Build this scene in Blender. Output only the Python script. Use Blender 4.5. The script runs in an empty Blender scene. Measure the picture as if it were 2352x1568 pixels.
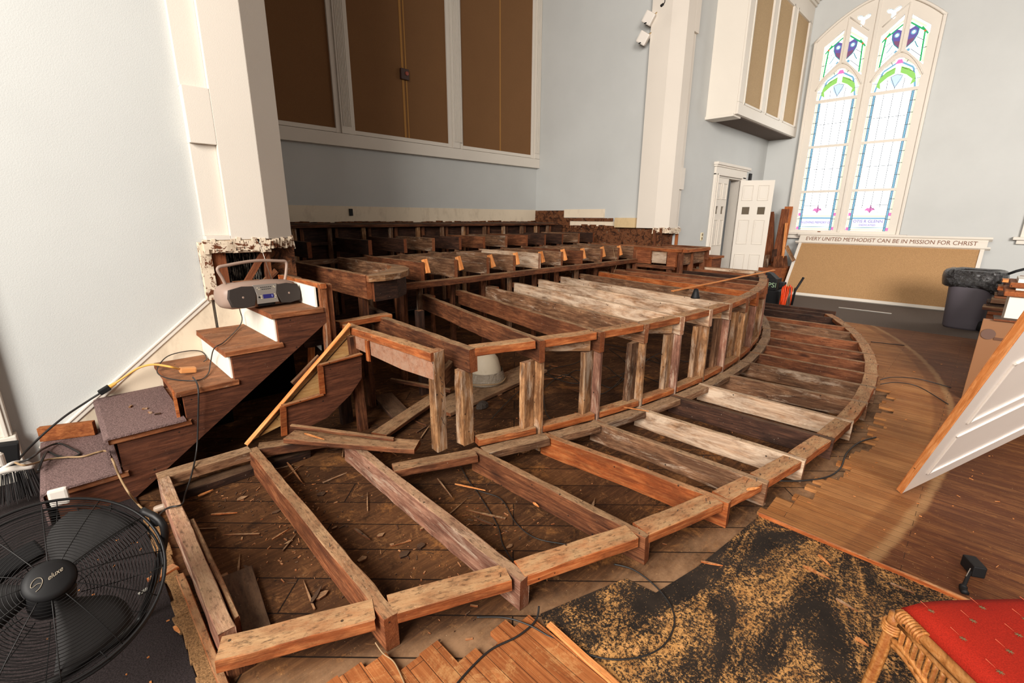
import bpy, bmesh, math, random
from mathutils import Vector, Matrix, noise as mnoise
random.seed(7)
PI=math.pi
COL=bpy.context.scene.collection
H=1.57
# ------------------------------------------------------------------ camera basis (used to read real positions off known planes)
CF,CT,CR,CA=1056.93,math.radians(15.13277),math.radians(.31805448),math.radians(45.3387)
_F=Vector((math.cos(CA),math.sin(CA),0)); _R=Vector((math.sin(CA),-math.cos(CA),0)); _Z=Vector((0,0,1))
_w=_F*math.cos(CT)-_Z*math.sin(CT); _u=_F*math.sin(CT)+_Z*math.cos(CT)
_r=_R*math.cos(CR)+_u*math.sin(CR); _u=-_R*math.sin(CR)+_u*math.cos(CR)
def ray(x,y): return _w+_r*((x-1176)/CF)-_u*((y-784)/CF)
def at(x,y,Z=None,X=None,Y=None):
    d=ray(x,y); t=(Z-H)/d.z if Z is not None else (X/d.x if X is not None else Y/d.y)
    return Vector((0,0,H))+d*t
# ------------------------------------------------------------------ helpers
def wm(o):
    m=o.matrix_basis.copy()
    return wm(o.parent)@m if o.parent else m
def tag(o,label=None,cat=None,group=None,kind=None):
    if label:o['label']=label
    if cat:o['category']=cat
    if group:o['group']=group
    if kind:o['kind']=kind
    return o
def thing(name,loc,label,cat,group=None,rot=None):
    o=bpy.data.objects.new(name,None); COL.objects.link(o)
    m=Matrix.Translation(Vector(loc))
    if rot is not None: m=m@rot.to_4x4()
    o.matrix_basis=m; o.empty_display_size=.1
    return tag(o,label,cat,group)
def link(name,me,mat,parent=None,M=None,local=False,label=None,kind=None):
    o=bpy.data.objects.new(name,me); COL.objects.link(o)
    if mat: 
        me.materials.clear(); me.materials.append(mat)
    if M is None: M=Matrix.Identity(4) 
    if parent:
        o.parent=parent
        o.matrix_basis=M if local else wm(parent).inverted()@M
    else: o.matrix_basis=M
    if label:o['label']=label
    if kind:o['kind']=kind
    return o
class MB:
    def __init__(s): s.bm=bmesh.new()
    def box(s,c,size,rot=None,bev=0):
        m=Matrix.Translation(Vector(c))
        if rot is not None: m=m@rot.to_4x4()
        m=m@Matrix.Diagonal((*size,1))
        r=bmesh.ops.create_cube(s.bm,size=1,matrix=m)
        if bev: bmesh.ops.bevel(s.bm,geom=list({e for v in r['verts'] for e in v.link_edges}),offset=bev,segments=2,affect='EDGES',profile=.6)
        return s
    def b2(s,x0,x1,y0,y1,z0,z1,bev=0):
        return s.box(((x0+x1)/2,(y0+y1)/2,(z0+z1)/2),(abs(x1-x0),abs(y1-y0),abs(z1-z0)),None,bev)
    def bar(s,p0,p1,w,h,up=(0,0,1),bev=0):
        p0=Vector(p0);p1=Vector(p1);x=(p1-p0);L=x.length;x.normalize();up=Vector(up)
        y=up.cross(x)
        if y.length<1e-4: y=Vector((0,1,0)).cross(x)
        y.normalize();z=x.cross(y)
        R=Matrix((x,y,z)).transposed()
        return s.box((p0+p1)/2,(L,w,h),R,bev)
    def tube(s,pts,r,n=8,cap=True,closed=False):
        pts=[Vector(p) for p in pts]; rings=[]; N=len(pts); prev=None
        for i,p in enumerate(pts):
            if closed: t=(pts[(i+1)%N]-pts[i-1])
            else: t=(pts[min(i+1,N-1)]-pts[max(i-1,0)])
            if t.length<1e-9:t=Vector((0,0,1))
            t.normalize()
            if prev is None:
                a=Vector((0,0,1)) if abs(t.z)<.9 else Vector((1,0,0)); nx=t.cross(a).normalized()
            else:
                nx=(prev-t*prev.dot(t)); nx=nx.normalized() if nx.length>1e-6 else prev
            prev=nx; ny=t.cross(nx); rr=r[i] if isinstance(r,(list,tuple)) else r
            rings.append([s.bm.verts.new(p+nx*math.cos(2*PI*k/n)*rr+ny*math.sin(2*PI*k/n)*rr) for k in range(n)])
        for i in range(N if closed else N-1):
            a=rings[i];b=rings[(i+1)%N]
            for k in range(n): s.bm.faces.new((a[k],a[(k+1)%n],b[(k+1)%n],b[k]))
        if cap and not closed:
            s.bm.faces.new(rings[0][::-1]); s.bm.faces.new(rings[-1])
        return s
    def lathe(s,prof,n=32,M=None,cap=True):
        rings=[]
        for (r,z) in prof:
            rings.append([s.bm.verts.new((M or Matrix.Identity(4))@Vector((r*math.cos(2*PI*k/n),r*math.sin(2*PI*k/n),z))) for k in range(n)])
        for a,b in zip(rings,rings[1:]):
            for k in range(n): s.bm.faces.new((a[k],a[(k+1)%n],b[(k+1)%n],b[k]))
        if cap:
            s.bm.faces.new(rings[0][::-1]); s.bm.faces.new(rings[-1])
        return s
    def prism(s,pts,d):
        """polygon pts (3D) extruded by vector d"""
        d=Vector(d); a=[s.bm.verts.new(Vector(p)) for p in pts]; b=[s.bm.verts.new(Vector(p)+d) for p in pts]; n=len(a)
        s.bm.faces.new(a[::-1]); s.bm.faces.new(b)
        for i in range(n): s.bm.faces.new((a[i],a[(i+1)%n],b[(i+1)%n],b[i]))
        return s
    def mesh(s,name,smooth=False):
        bmesh.ops.recalc_face_normals(s.bm,faces=s.bm.faces)
        me=bpy.data.meshes.new(name); s.bm.to_mesh(me); s.bm.free()
        if smooth:
            for p in me.polygons:p.use_smooth=True
        return me
    def build(s,name,mat,parent=None,M=None,local=False,smooth=False,label=None,kind=None,center=True):
        me=s.mesh(name,smooth)
        if center and M is None and not local and len(me.vertices):
            c=sum((v.co for v in me.vertices),Vector())/len(me.vertices)
            me.transform(Matrix.Translation(-c)); M=Matrix.Translation(c)
        return link(name,me,mat,parent,M,local,label,kind)
def beam_mesh(L,w,h,rough=.0018,seed=0,cut=None):
    """local x = length, top at z=0, centred in y; softly worn arrises"""
    rnd=random.Random(seed); bm=bmesh.new(); n=max(3,min(26,int(L/.09))); c=.0035
    rings=[]
    oy=oz_=0
    for i in range(n+1):
        x=L*i/n; oy=oy*.8+rnd.uniform(-1,1)*rough*.6; oz_=oz_*.8+rnd.uniform(-1,1)*rough*.5
        prof=[(-w/2+c,0),(w/2-c,0),(w/2,-c),(w/2,-h+c),(w/2-c,-h),(-w/2+c,-h),(-w/2,-h+c),(-w/2,-c)]
        ring=[]
        for (y,z) in prof:
            k=1.0 if rnd.random()<.88 else 2.6
            xx=x+(rnd.uniform(-1,1)*.004 if i in (0,n) else 0)
            ring.append(bm.verts.new((xx,y+oy+rnd.uniform(-1,1)*rough*.5*k,z+oz_+rnd.uniform(-1,0.3)*rough*.6*k)))
        rings.append(ring)
    for a,b in zip(rings,rings[1:]):
        for k in range(8): bm.faces.new((a[k],a[(k+1)%8],b[(k+1)%8],b[k]))
    bm.faces.new(rings[0][::-1]);bm.faces.new(rings[-1])
    bmesh.ops.recalc_face_normals(bm,faces=bm.faces)
    me=bpy.data.meshes.new('beam');bm.to_mesh(me);bm.free();return me
_bs=[0]
def beam(name,p0,p1,w,h,mat,parent=None,up=(0,0,1),rough=.0018,label=None):
    _bs[0]+=1
    p0=Vector(p0);p1=Vector(p1);x=p1-p0;L=x.length;x.normalize();u=Vector(up)
    y=u.cross(x)
    if y.length<1e-4:y=Vector((0,1,0)).cross(x)
    y.normalize();z=x.cross(y)
    M=Matrix.Translation(p0)@Matrix((x,y,z)).transposed().to_4x4()
    return link(name,beam_mesh(L,w,h,rough,_bs[0]),mat,parent,M,label=label)
def curve_mesh(splines,extr,bev=0):
    cu=bpy.data.curves.new('c','CURVE');cu.dimensions='2D';cu.fill_mode='BOTH';cu.extrude=extr;cu.bevel_depth=bev
    for pts in splines:
        sp=cu.splines.new('POLY');sp.points.add(len(pts)-1)
        for i,p in enumerate(pts): sp.points[i].co=(p[0],p[1],0,1)
        sp.use_cyclic_u=True
    o=bpy.data.objects.new('c',cu);COL.objects.link(o)
    me=bpy.data.meshes.new_from_object(o.evaluated_get(bpy.context.evaluated_depsgraph_get()))
    bpy.data.objects.remove(o);bpy.data.curves.remove(cu);return me
def text_mesh(s,size,extr=.0008,shear=0,space=1,sx=1):
    cu=bpy.data.curves.new('t','FONT');cu.body=s;cu.size=size;cu.extrude=extr;cu.align_x='CENTER';cu.align_y='CENTER';cu.shear=shear;cu.space_character=space
    cu.resolution_u=3
    o=bpy.data.objects.new('t',cu);COL.objects.link(o)
    me=bpy.data.meshes.new_from_object(o.evaluated_get(bpy.context.evaluated_depsgraph_get()))
    bpy.data.objects.remove(o);bpy.data.curves.remove(cu)
    if sx!=1: me.transform(Matrix.Diagonal((sx,1,1,1)))
    return me
def frame_of(o,x,y):
    x=Vector(x).normalized();y=Vector(y).normalized();z=x.cross(y).normalized();y=z.cross(x)
    return Matrix.Translation(Vector(o))@Matrix((x,y,z)).transposed().to_4x4()
def smooth_path(pts,n=8):
    P=[Vector(p) for p in pts];out=[]
    for i in range(len(P)-1):
        a=P[max(i-1,0)];b=P[i];c=P[i+1];d=P[min(i+2,len(P)-1)]
        for k in range(n):
            t=k/n
            out.append(.5*((2*b)+(-a+c)*t+(2*a-5*b+4*c-d)*t*t+(-a+3*b-3*c+d)*t**3))
    out.append(P[-1]);return out
def cable(name,pts,r,mat,label,group=None,cat='cable',n=8,parent=None):
    o=MB().tube(smooth_path(pts),r,6 if r<.004 else 8).build(name,mat,parent,smooth=True)
    if not parent: tag(o,label,cat,group)
    return o
# ------------------------------------------------------------------ materials
def srgb(r,g,b):
    f=lambda c:((c/255)/12.92 if c/255<=.04045 else ((c/255+.055)/1.055)**2.4)
    return (f(r),f(g),f(b),1)
class NT:
    def __init__(s,name):
        s.m=bpy.data.materials.new(name);s.m.use_nodes=True;s.t=s.m.node_tree;s.t.nodes.clear()
        s.o=s.n('ShaderNodeOutputMaterial');s.b=s.n('ShaderNodeBsdfPrincipled');s.l(s.b.outputs[0],s.o.inputs[0])
    def n(s,t,**k):
        x=s.t.nodes.new(t)
        for a,b in k.items(): setattr(x,a,b)
        return x
    def l(s,a,b): s.t.links.new(a,b)
    def mix(s,f,a,b,mode='MIX'):
        x=s.n('ShaderNodeMix',data_type='RGBA',blend_type=mode)
        for sock,v in ((x.inputs[0],f),(x.inputs[6],a),(x.inputs[7],b)):
            if hasattr(v,'is_linked'): s.l(v,sock)
            else: sock.default_value=v
        return x.outputs[2]
    def math(s,op,a,b=0.5,clamp=False):
        x=s.n('ShaderNodeMath',operation=op);x.use_clamp=clamp
        for sock,v in ((x.inputs[0],a),(x.inputs[1],b)):
            if hasattr(v,'is_linked'): s.l(v,sock)
            else: sock.default_value=v
        return x.outputs[0]
    def ramp(s,f,stops):
        x=s.n('ShaderNodeValToRGB');e=x.color_ramp.elements
        while len(e)<len(stops): e.new(.5)
        for k,(p,c) in enumerate(stops):
            e[k].position=p;e[k].color=c if not isinstance(c,(int,float)) else (c,c,c,1)
        s.l(f,x.inputs[0]);return x.outputs[0]
    def noise(s,v,scale,detail=4,rough=.55,dist=0):
        x=s.n('ShaderNodeTexNoise');x.inputs['Scale'].default_value=scale;x.inputs['Detail'].default_value=detail;x.inputs['Roughness'].default_value=rough;x.inputs['Distortion'].default_value=dist
        s.l(v,x.inputs['Vector']);return x.outputs[0]
    def coord(s,scale=(1,1,1),rot=(0,0,0),rand=True,kind='Object'):
        tc=s.n('ShaderNodeTexCoord');v=tc.outputs[kind]
        if rand:
            oi=s.n('ShaderNodeObjectInfo');m=s.math('MULTIPLY',oi.outputs['Random'],37.0)
            a=s.n('ShaderNodeVectorMath',operation='ADD');s.l(v,a.inputs[0]);s.l(m,a.inputs[1]);v=a.outputs[0]
        mp=s.n('ShaderNodeMapping');mp.inputs['Scale'].default_value=scale;mp.inputs['Rotation'].default_value=rot
        s.l(v,mp.inputs[0]);return mp.outputs[0]
    def bump(s,h,strength=.3,dist=.01):
        x=s.n('ShaderNodeBump');x.inputs['Strength'].default_value=strength;x.inputs['Distance'].default_value=dist
        s.l(h,x.inputs['Height']);s.l(x.outputs[0],s.b.inputs['Normal'])
    def base(s,c,rough=.7,spec=.3):
        if hasattr(c,'is_linked'): s.l(c,s.b.inputs['Base Color'])
        else: s.b.inputs['Base Color'].default_value=c
        s.b.inputs['Roughness'].default_value=rough;s.b.inputs['Specular IOR Level'].default_value=spec
def topmask(t,lo=.6,hi=.9):
    g=t.n('ShaderNodeNewGeometry');sp=t.n('ShaderNodeSeparateXYZ');t.l(g.outputs['Normal'],sp.inputs[0])
    return t.ramp(sp.outputs[2],[(lo,0.0),(hi,1.0)])
def wood(name,dark,mid,light,dusty=.6,dustc=(172,138,102),flecks=.5,white=0.0,rough=.78,age=.6,endmix=1):
    t=NT(name);dark,mid,light=srgb(*dark),srgb(*mid),srgb(*light)
    v=t.coord((1.1,16,16));v2=t.coord((1,1,1));v3=t.coord((2.2,5,5))
    g=t.noise(v,3.2,7,.62,.9);g2=t.noise(v,11,3,.6,.2)
    gm=t.math('ADD',t.math('MULTIPLY',g,.75),t.math('MULTIPLY',g2,.25))
    c=t.ramp(gm,[(.30,dark),(.47,mid),(.63,light)])
    # knots
    vo=t.n('ShaderNodeTexVoronoi');vo.inputs['Scale'].default_value=1.0;t.l(t.coord((1.7,5.5,5.5)),vo.inputs['Vector'])
    kn=t.ramp(vo.outputs['Distance'],[(.05,1.0),(.13,0.0)])
    c=t.mix(t.math('MULTIPLY',kn,.8),c,tuple(x*.35 for x in dark[:3])+(1,))
    # age stains
    st=t.ramp(t.noise(v3,1.6,5,.65,.4),[(.40,1.0),(.60,0.0)])
    c=t.mix(t.math('MULTIPLY',st,age),c,tuple(x*.55 for x in dark[:3])+(1,))
    st2=t.ramp(t.noise(t.coord((3.5,12,12)),2.4,8,.8,.8),[(.50,0.0),(.64,1.0)])
    c=t.mix(t.math('MULTIPLY',st2,.55*min(1,age+.15)),c,tuple(x*.45 for x in dark[:3])+(1,))
    if white:
        wmk=t.ramp(t.noise(t.coord((1.2,7,7)),2.0,8,.75,.6),[(.62-white*.35,0.0),(.80-white*.3,1.0)])
        c=t.mix(t.math('MULTIPLY',wmk,.85),c,srgb(205,182,158))
    oi=t.n('ShaderNodeObjectInfo');hs=t.n('ShaderNodeHueSaturation');t.l(c,hs.inputs['Color'])
    t.l(t.math('ADD',t.math('MULTIPLY',oi.outputs['Random'],.45),.70),hs.inputs['Value']);c=hs.outputs[0]
    tcn=t.n('ShaderNodeTexCoord');se=t.n('ShaderNodeSeparateXYZ');t.l(tcn.outputs['Normal'],se.inputs[0])
    eg=t.ramp(t.math('ABSOLUTE',se.outputs[0],0),[(.85,0.0),(.97,1.0)])
    c=t.mix(t.math('MULTIPLY',eg,.6*endmix),c,t.mix(t.noise(v2,38,5,.7),srgb(84,40,20),srgb(150,82,42)))
    # settled dust and worn grey top
    dm=t.math('MULTIPLY',topmask(t),t.ramp(t.noise(t.coord((2,5,5)),3.0,7,.7,.3),[(.32,.25),(.62,1.0)]))
    c=t.mix(t.math('MULTIPLY',dm,dusty),c,srgb(*dustc))
    dk=t.math('MULTIPLY',topmask(t),t.ramp(t.noise(t.coord((9,22,22)),3.2,6,.75),[(.51,0.0),(.66,1.0)]))
    c=t.mix(t.math('MULTIPLY',dk,.75*min(1,dusty+.3)),c,srgb(52,36,24))
    fl=t.ramp(t.noise(v2,95,2,.6),[(.735,0.0),(.765,1.0)])
    c=t.mix(t.math('MULTIPLY',fl,flecks),c,srgb(215,200,178))
    nl=t.n('ShaderNodeTexVoronoi');nl.inputs['Scale'].default_value=11;t.l(v2,nl.inputs['Vector'])
    c=t.mix(t.ramp(nl.outputs['Distance'],[(.055,.85),(.075,0.0)]),c,srgb(28,18,12))
    t.base(c,rough,.25);t.bump(t.math('ADD',gm,t.math('MULTIPLY',t.noise(v2,60,4,.6),.35)),.55,.006)
    return t.m
W={}
W['brown']=wood('aged_brown_timber',(56,29,16),(100,56,32),(138,86,54),.75)
W['red']=wood('red_brown_timber',(74,38,21),(116,65,37),(148,93,59),.8)
W['orange']=wood('orange_pine_timber',(120,54,20),(168,86,38),(196,122,68),.8,(172,136,98))
W['rim']=wood('rim_timber',(112,54,24),(162,86,42),(192,122,72),.92,(180,144,104),.6,age=.6)
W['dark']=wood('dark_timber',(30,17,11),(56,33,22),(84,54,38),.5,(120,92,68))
W['dim']=wood('grey_brown_timber',(66,40,24),(112,76,52),(150,112,82),.7,(176,144,110),.6,white=.22)
W['pale']=wood('whitewashed_timber',(100,68,46),(156,118,88),(194,160,128),.7,(196,166,132),.6,white=.6,age=.6)
W['pink']=wood('pinkish_grey_timber',(96,58,44),(144,98,78),(176,134,110),.75,(178,144,110),.6,white=.3)
W['fresh']=wood('fresh_cut_pine',(176,98,44),(212,132,70),(236,168,108),.1,(200,150,100),.1,age=.08)
W['post']=wood('weathered_post_timber',(102,64,38),(160,112,72),(200,156,112),.3,(176,148,118),.5,white=.35,age=.75)
W['tread']=wood('stair_tread_timber',(92,48,24),(140,82,48),(172,114,74),.45,(150,110,80),.9,white=.1)
W['stringer']=wood('dark_stringer_timber',(52,27,17),(84,46,29),(110,64,42),.3,(110,80,60),.3,age=.35)
W['ply']=wood('tan_plywood',(150,106,58),(184,138,84),(206,164,108),.2,(190,150,105),.3,age=.25)
W['stain']=wood('stained_door_timber',(112,56,26),(152,84,42),(182,112,62),.2,(170,110,60),.1,age=.2)
W['reddark']=wood('stained_plank_timber',(86,42,23),(126,70,40),(156,94,58),.3,(150,110,80),.2,age=.45)
def paint(name,c,var=.04,bump=.15,rough=.6,chips=0,dirt=0):
    t=NT(name);v=t.coord((1,1,1),rand=False);c0=srgb(*c)
    n=t.noise(v,1.3,5,.6);lo=tuple(x*(1-var*2.2) for x in c0[:3])+(1,)
    col=t.mix(t.ramp(n,[(.3,0.0),(.7,1.0)]),lo,c0)
    if dirt:
        col=t.mix(t.math('MULTIPLY',t.ramp(t.noise(t.coord((2,2,.9),rand=False),3,7,.7),[(.52,0.0),(.75,1.0)]),dirt),col,srgb(120,92,66))
    if chips:
        k=t.ramp(t.noise(t.coord((3,3,5)),4,8,.75,.5),[(.60-chips*.25,0.0),(.63-chips*.25,1.0)])
        col=t.mix(k,col,srgb(96,54,32))
    t.base(col,rough,.2);t.bump(t.noise(v,140,3,.6),bump,.003);return t.m
WALL=paint('pale_blue_wall_paint',(190,191,188),.03,.35)
TRIM=paint('white_trim_paint',(216,208,196),.02,.12,.45)
PIL=paint('cream_pilaster_paint',(214,205,193),.02,.25,.55)
CREAM=paint('cream_skirt_paint',(224,208,184),.04,.15,.5,dirt=.35)
RISER=paint('chipped_white_riser_paint',(232,230,218),.03,.1,.45,dirt=.25)
CHIP=paint('peeling_white_paint',(222,204,180),.06,.3,.6,chips=.30,dirt=.8)
def mottled(name):
    t=NT(name);v=t.coord((3,3,4),rand=False)
    c=t.ramp(t.noise(v,3.2,9,.78,.8),[(.36,srgb(22,14,10)),(.46,srgb(74,44,28)),(.54,srgb(120,74,46)),(.60,srgb(60,36,24)),(.68,srgb(206,178,146))])
    t.base(c,.85,.15);t.bump(t.noise(v,9,6,.7),.8,.01);return t.m
CHIPD=mottled('flaking_brown_plaster')
CEIL=paint('brown_ceiling_boards',(112,80,52),.05)
def cloth(name,c,sc=220,var=.12,bump=.3,rough=.9,rand=False):
    t=NT(name);v=t.coord((1,1,1),rand=rand);c0=srgb(*c);lo=tuple(x*(1-var*2) for x in c0[:3])+(1,)
    col=t.mix(t.ramp(t.noise(v,sc,3,.7),[(.35,0.0),(.65,1.0)]),lo,c0)
    col=t.mix(t.math('MULTIPLY',t.ramp(t.noise(v,1.7,4,.6),[(.35,0.0),(.7,1.0)]),.35),col,tuple(x*.72 for x in c0[:3])+(1,))
    t.base(col,rough,.15);t.bump(t.noise(v,sc,2,.6),bump,.004);return t.m
GRILLE=cloth('shaded_grille_cloth',(128,92,60)); GRILLE2=cloth('tan_grille_cloth',(188,160,122),150,.2)  # organ cloth is a copy darkened for the niche shade
CORK=cloth('cork_board',(184,144,100),150,.22)
CARPET=cloth('grey_carpet',(112,99,90),160,.25,.6); MAUVE=cloth('mauve_carpet',(138,112,108),150,.38,1.0)
BLACKC=cloth('dark_carpet',(50,42,42),150,.3,.8)
PAD=cloth('tan_carpet_pad',(150,112,74),120,.35,1.0)
def plain(name,c,rough=.5,metal=0,spec=.5,emit=0,bump=0):
    t=NT(name);t.base(srgb(*c),rough,spec);t.b.inputs['Metallic'].default_value=metal
    if emit: t.b.inputs['Emission Color'].default_value=srgb(*c);t.b.inputs['Emission Strength'].default_value=emit
    if bump: t.bump(t.noise(t.coord((1,1,1)),18,5,.7,1.5),bump,.02)
    return t.m
BLACK=plain('black_plastic',(18,17,18),.6,0,.3);BLACKM=plain('black_metal_wire',(20,18,18),.5,.3)
CORD=plain('black_rubber_cord',(30,28,27),.5);CORDT=plain('tan_cord',(150,122,88),.55);CORDY=plain('yellow_cord',(214,158,72),.5);CORDO=plain('orange_cord',(236,74,22),.45)
BAG=plain('black_garbage_bag',(14,13,15),.14,0,1.0,bump=1.0);BIN=plain('grey_bin_plastic',(84,78,84),.55)
RADIO=plain('taupe_radio_plastic',(150,126,112),.5);RGREY=plain('grey_radio_plastic',(128,120,112),.4);SPK=cloth('speaker_mesh',(70,62,58),500,.3,.5,.8)
CHROME=plain('dull_steel',(176,172,164),.3,.9);YELLOW=plain('yellow_foam',(232,200,110),.8);WHITEP=plain('white_plastic',(214,206,196),.5)
NEARBLACK=plain('cavity_and_shade_black',(14,11,9),.9,0,.1);LILAC=paint('lilac_hall_paint',(196,184,192),.02);IVORY=plain('ivory_plastic',(226,214,180),.5)
BRISTLE=plain('black_bristles',(46,44,44),.6);PLASTIC=plain('clear_plastic_wrap',(150,136,118),.15,0,.8,bump=1.0)
GLASSD=plain('dark_pane_glass',(96,84,68),.1,0,.8)
# ================================================================== ROOM SHELL
def struct(name,mb,mat,**k): return mb.build(name,mat,kind='structure',**k)
YW=3.93; XW=12.0; YB=6.8; XN0,XN1=1.3,7.4; ZC=7.0
PZ=1.40      # where the plaster of the pilasters is torn off
# --- floors
def mat_subfloor():
    t=NT('diagonal_subfloor_boards');v=t.coord((1,1,1),(0,0,math.radians(45)),rand=False)
    br=t.n('ShaderNodeTexBrick');br.offset=.37;br.inputs['Scale'].default_value=1;br.inputs['Brick Width'].default_value=2.6;br.inputs['Row Height'].default_value=.19
    br.inputs['Mortar Size'].default_value=.0035;br.inputs['Mortar Smooth'].default_value=.1;br.inputs['Color1'].default_value=(0,0,0,1);br.inputs['Color2'].default_value=(1,1,1,1);br.inputs['Mortar'].default_value=(.5,.5,.5,1);t.l(v,br.inputs['Vector'])
    g=t.noise(t.coord((1.5,22,22),(0,0,math.radians(45)),rand=False),2.5,7,.65,.6)
    c=t.ramp(g,[(.3,srgb(42,25,14)),(.5,srgb(80,50,29)),(.7,srgb(124,84,50))])
    c=t.mix(.45,c,t.ramp(br.outputs['Color'],[(0,srgb(48,30,18)),(1,srgb(112,74,44))]))
    vv=t.coord((1,1,1),rand=False)
    dirt=t.ramp(t.noise(vv,2.1,7,.7,.3),[(.42,0.0),(.62,1.0)]);c=t.mix(t.math('MULTIPLY',dirt,.6),c,srgb(46,28,16))
    saw=t.ramp(t.noise(vv,2.9,8,.78,.5),[(.56,0.0),(.68,1.0)]);c=t.mix(t.math('MULTIPLY',saw,.65),c,srgb(168,112,60));saw2=t.ramp(t.noise(vv,7,9,.85,.8),[(.55,0.0),(.63,1.0)]);c=t.mix(t.math('MULTIPLY',saw2,.4),c,srgb(160,112,68));dt2=t.ramp(t.noise(vv,5.5,8,.8,.4),[(.36,1.0),(.46,0.0)]);c=t.mix(t.math('MULTIPLY',dt2,.7),c,srgb(30,18,10))
    fine=t.ramp(t.noise(vv,46,6,.8),[(.60,0.0),(.68,1.0)]);c=t.mix(t.math('MULTIPLY',fine,.45),c,srgb(190,140,88))
    spk=t.ramp(t.noise(vv,130,2,.6),[(.735,0.0),(.76,1.0)]);c=t.mix(t.math('MULTIPLY',spk,.7),c,srgb(230,205,165))
    sp=t.n('ShaderNodeSeparateXYZ');t.l(vv,sp.inputs[0]);dx=t.math('SUBTRACT',sp.outputs[0],4.35);dy=t.math('SUBTRACT',sp.outputs[1],8.9)
    r=t.math('SQRT',t.math('ADD',t.math('MULTIPLY',dx,dx),t.math('MULTIPLY',dy,dy)),0)
    wn=t.math('MULTIPLY',t.ramp(t.math('MULTIPLY',r,.1),[(.843,0.0),(.85,1.0)]),t.ramp(t.noise(vv,4,7,.75),[(.35,.15),(.6,.85)]))
    c=t.mix(wn,c,t.mix(fine,srgb(150,116,86),srgb(186,146,104)))
    c=t.mix(t.math('MULTIPLY',br.outputs['Fac'],.9),c,srgb(14,9,6))
    t.base(c,.85,.15);t.bump(t.math('SUBTRACT',t.math('MULTIPLY',g,.6),t.math('MULTIPLY',br.outputs['Fac'],1.5)),.5,.006);return t.m
struct('floor',MB().b2(-4,12.3,-3.2,7,-.04,0),mat_subfloor(),center=False)
# tar paper with swept sawdust
def mat_tar():
    t=NT('tar_paper_with_sawdust');v=t.coord((1,1,1),(0,0,math.radians(-38)),rand=False)
    vs=t.coord((1.0,2.6,1),(0,0,math.radians(12)),rand=False)
    c=t.ramp(t.noise(v,5,6,.6),[(.3,srgb(24,18,14)),(.7,srgb(50,40,32))])
    m=t.noise(vs,1.7,10,.78,.7);m2=t.noise(v,95,3,.8)
    mm=t.ramp(t.math('ADD',m,t.math('MULTIPLY',t.math('SUBTRACT',m2,.5),.62)),[(.49,0.0),(.60,1.0)])
    sc=t.ramp(t.noise(v,9,5,.7),[(.3,srgb(150,100,52)),(.55,srgb(196,144,84)),(.75,srgb(214,150,96))])
    sc=t.mix(t.ramp(m2,[(.42,.8),(.52,0.0)]),sc,srgb(84,54,30))
    c=t.mix(mm,c,sc)
    spk=t.ramp(t.noise(v,150,2,.6),[(.71,0.0),(.74,1.0)]);c=t.mix(t.math('MULTIPLY',spk,.8),c,srgb(206,166,110))
    t.base(c,.8,.25);t.bump(mm,.5,.006);return t.m
pts=[(1.16,1.0),(1.30,.955),(1.58,.86),(1.60,.725),(1.87,.668),(2.27,.62),(2.49,.60),(2.55,.2),(2.55,-3.2),(1.05,-3.2),(1.05,.8)]
struct('floor',MB().prism([(x,y,.0005) for x,y in pts],(0,0,.0035)),mat_tar(),center=False)
CX,CY=4.35,8.9
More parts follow.
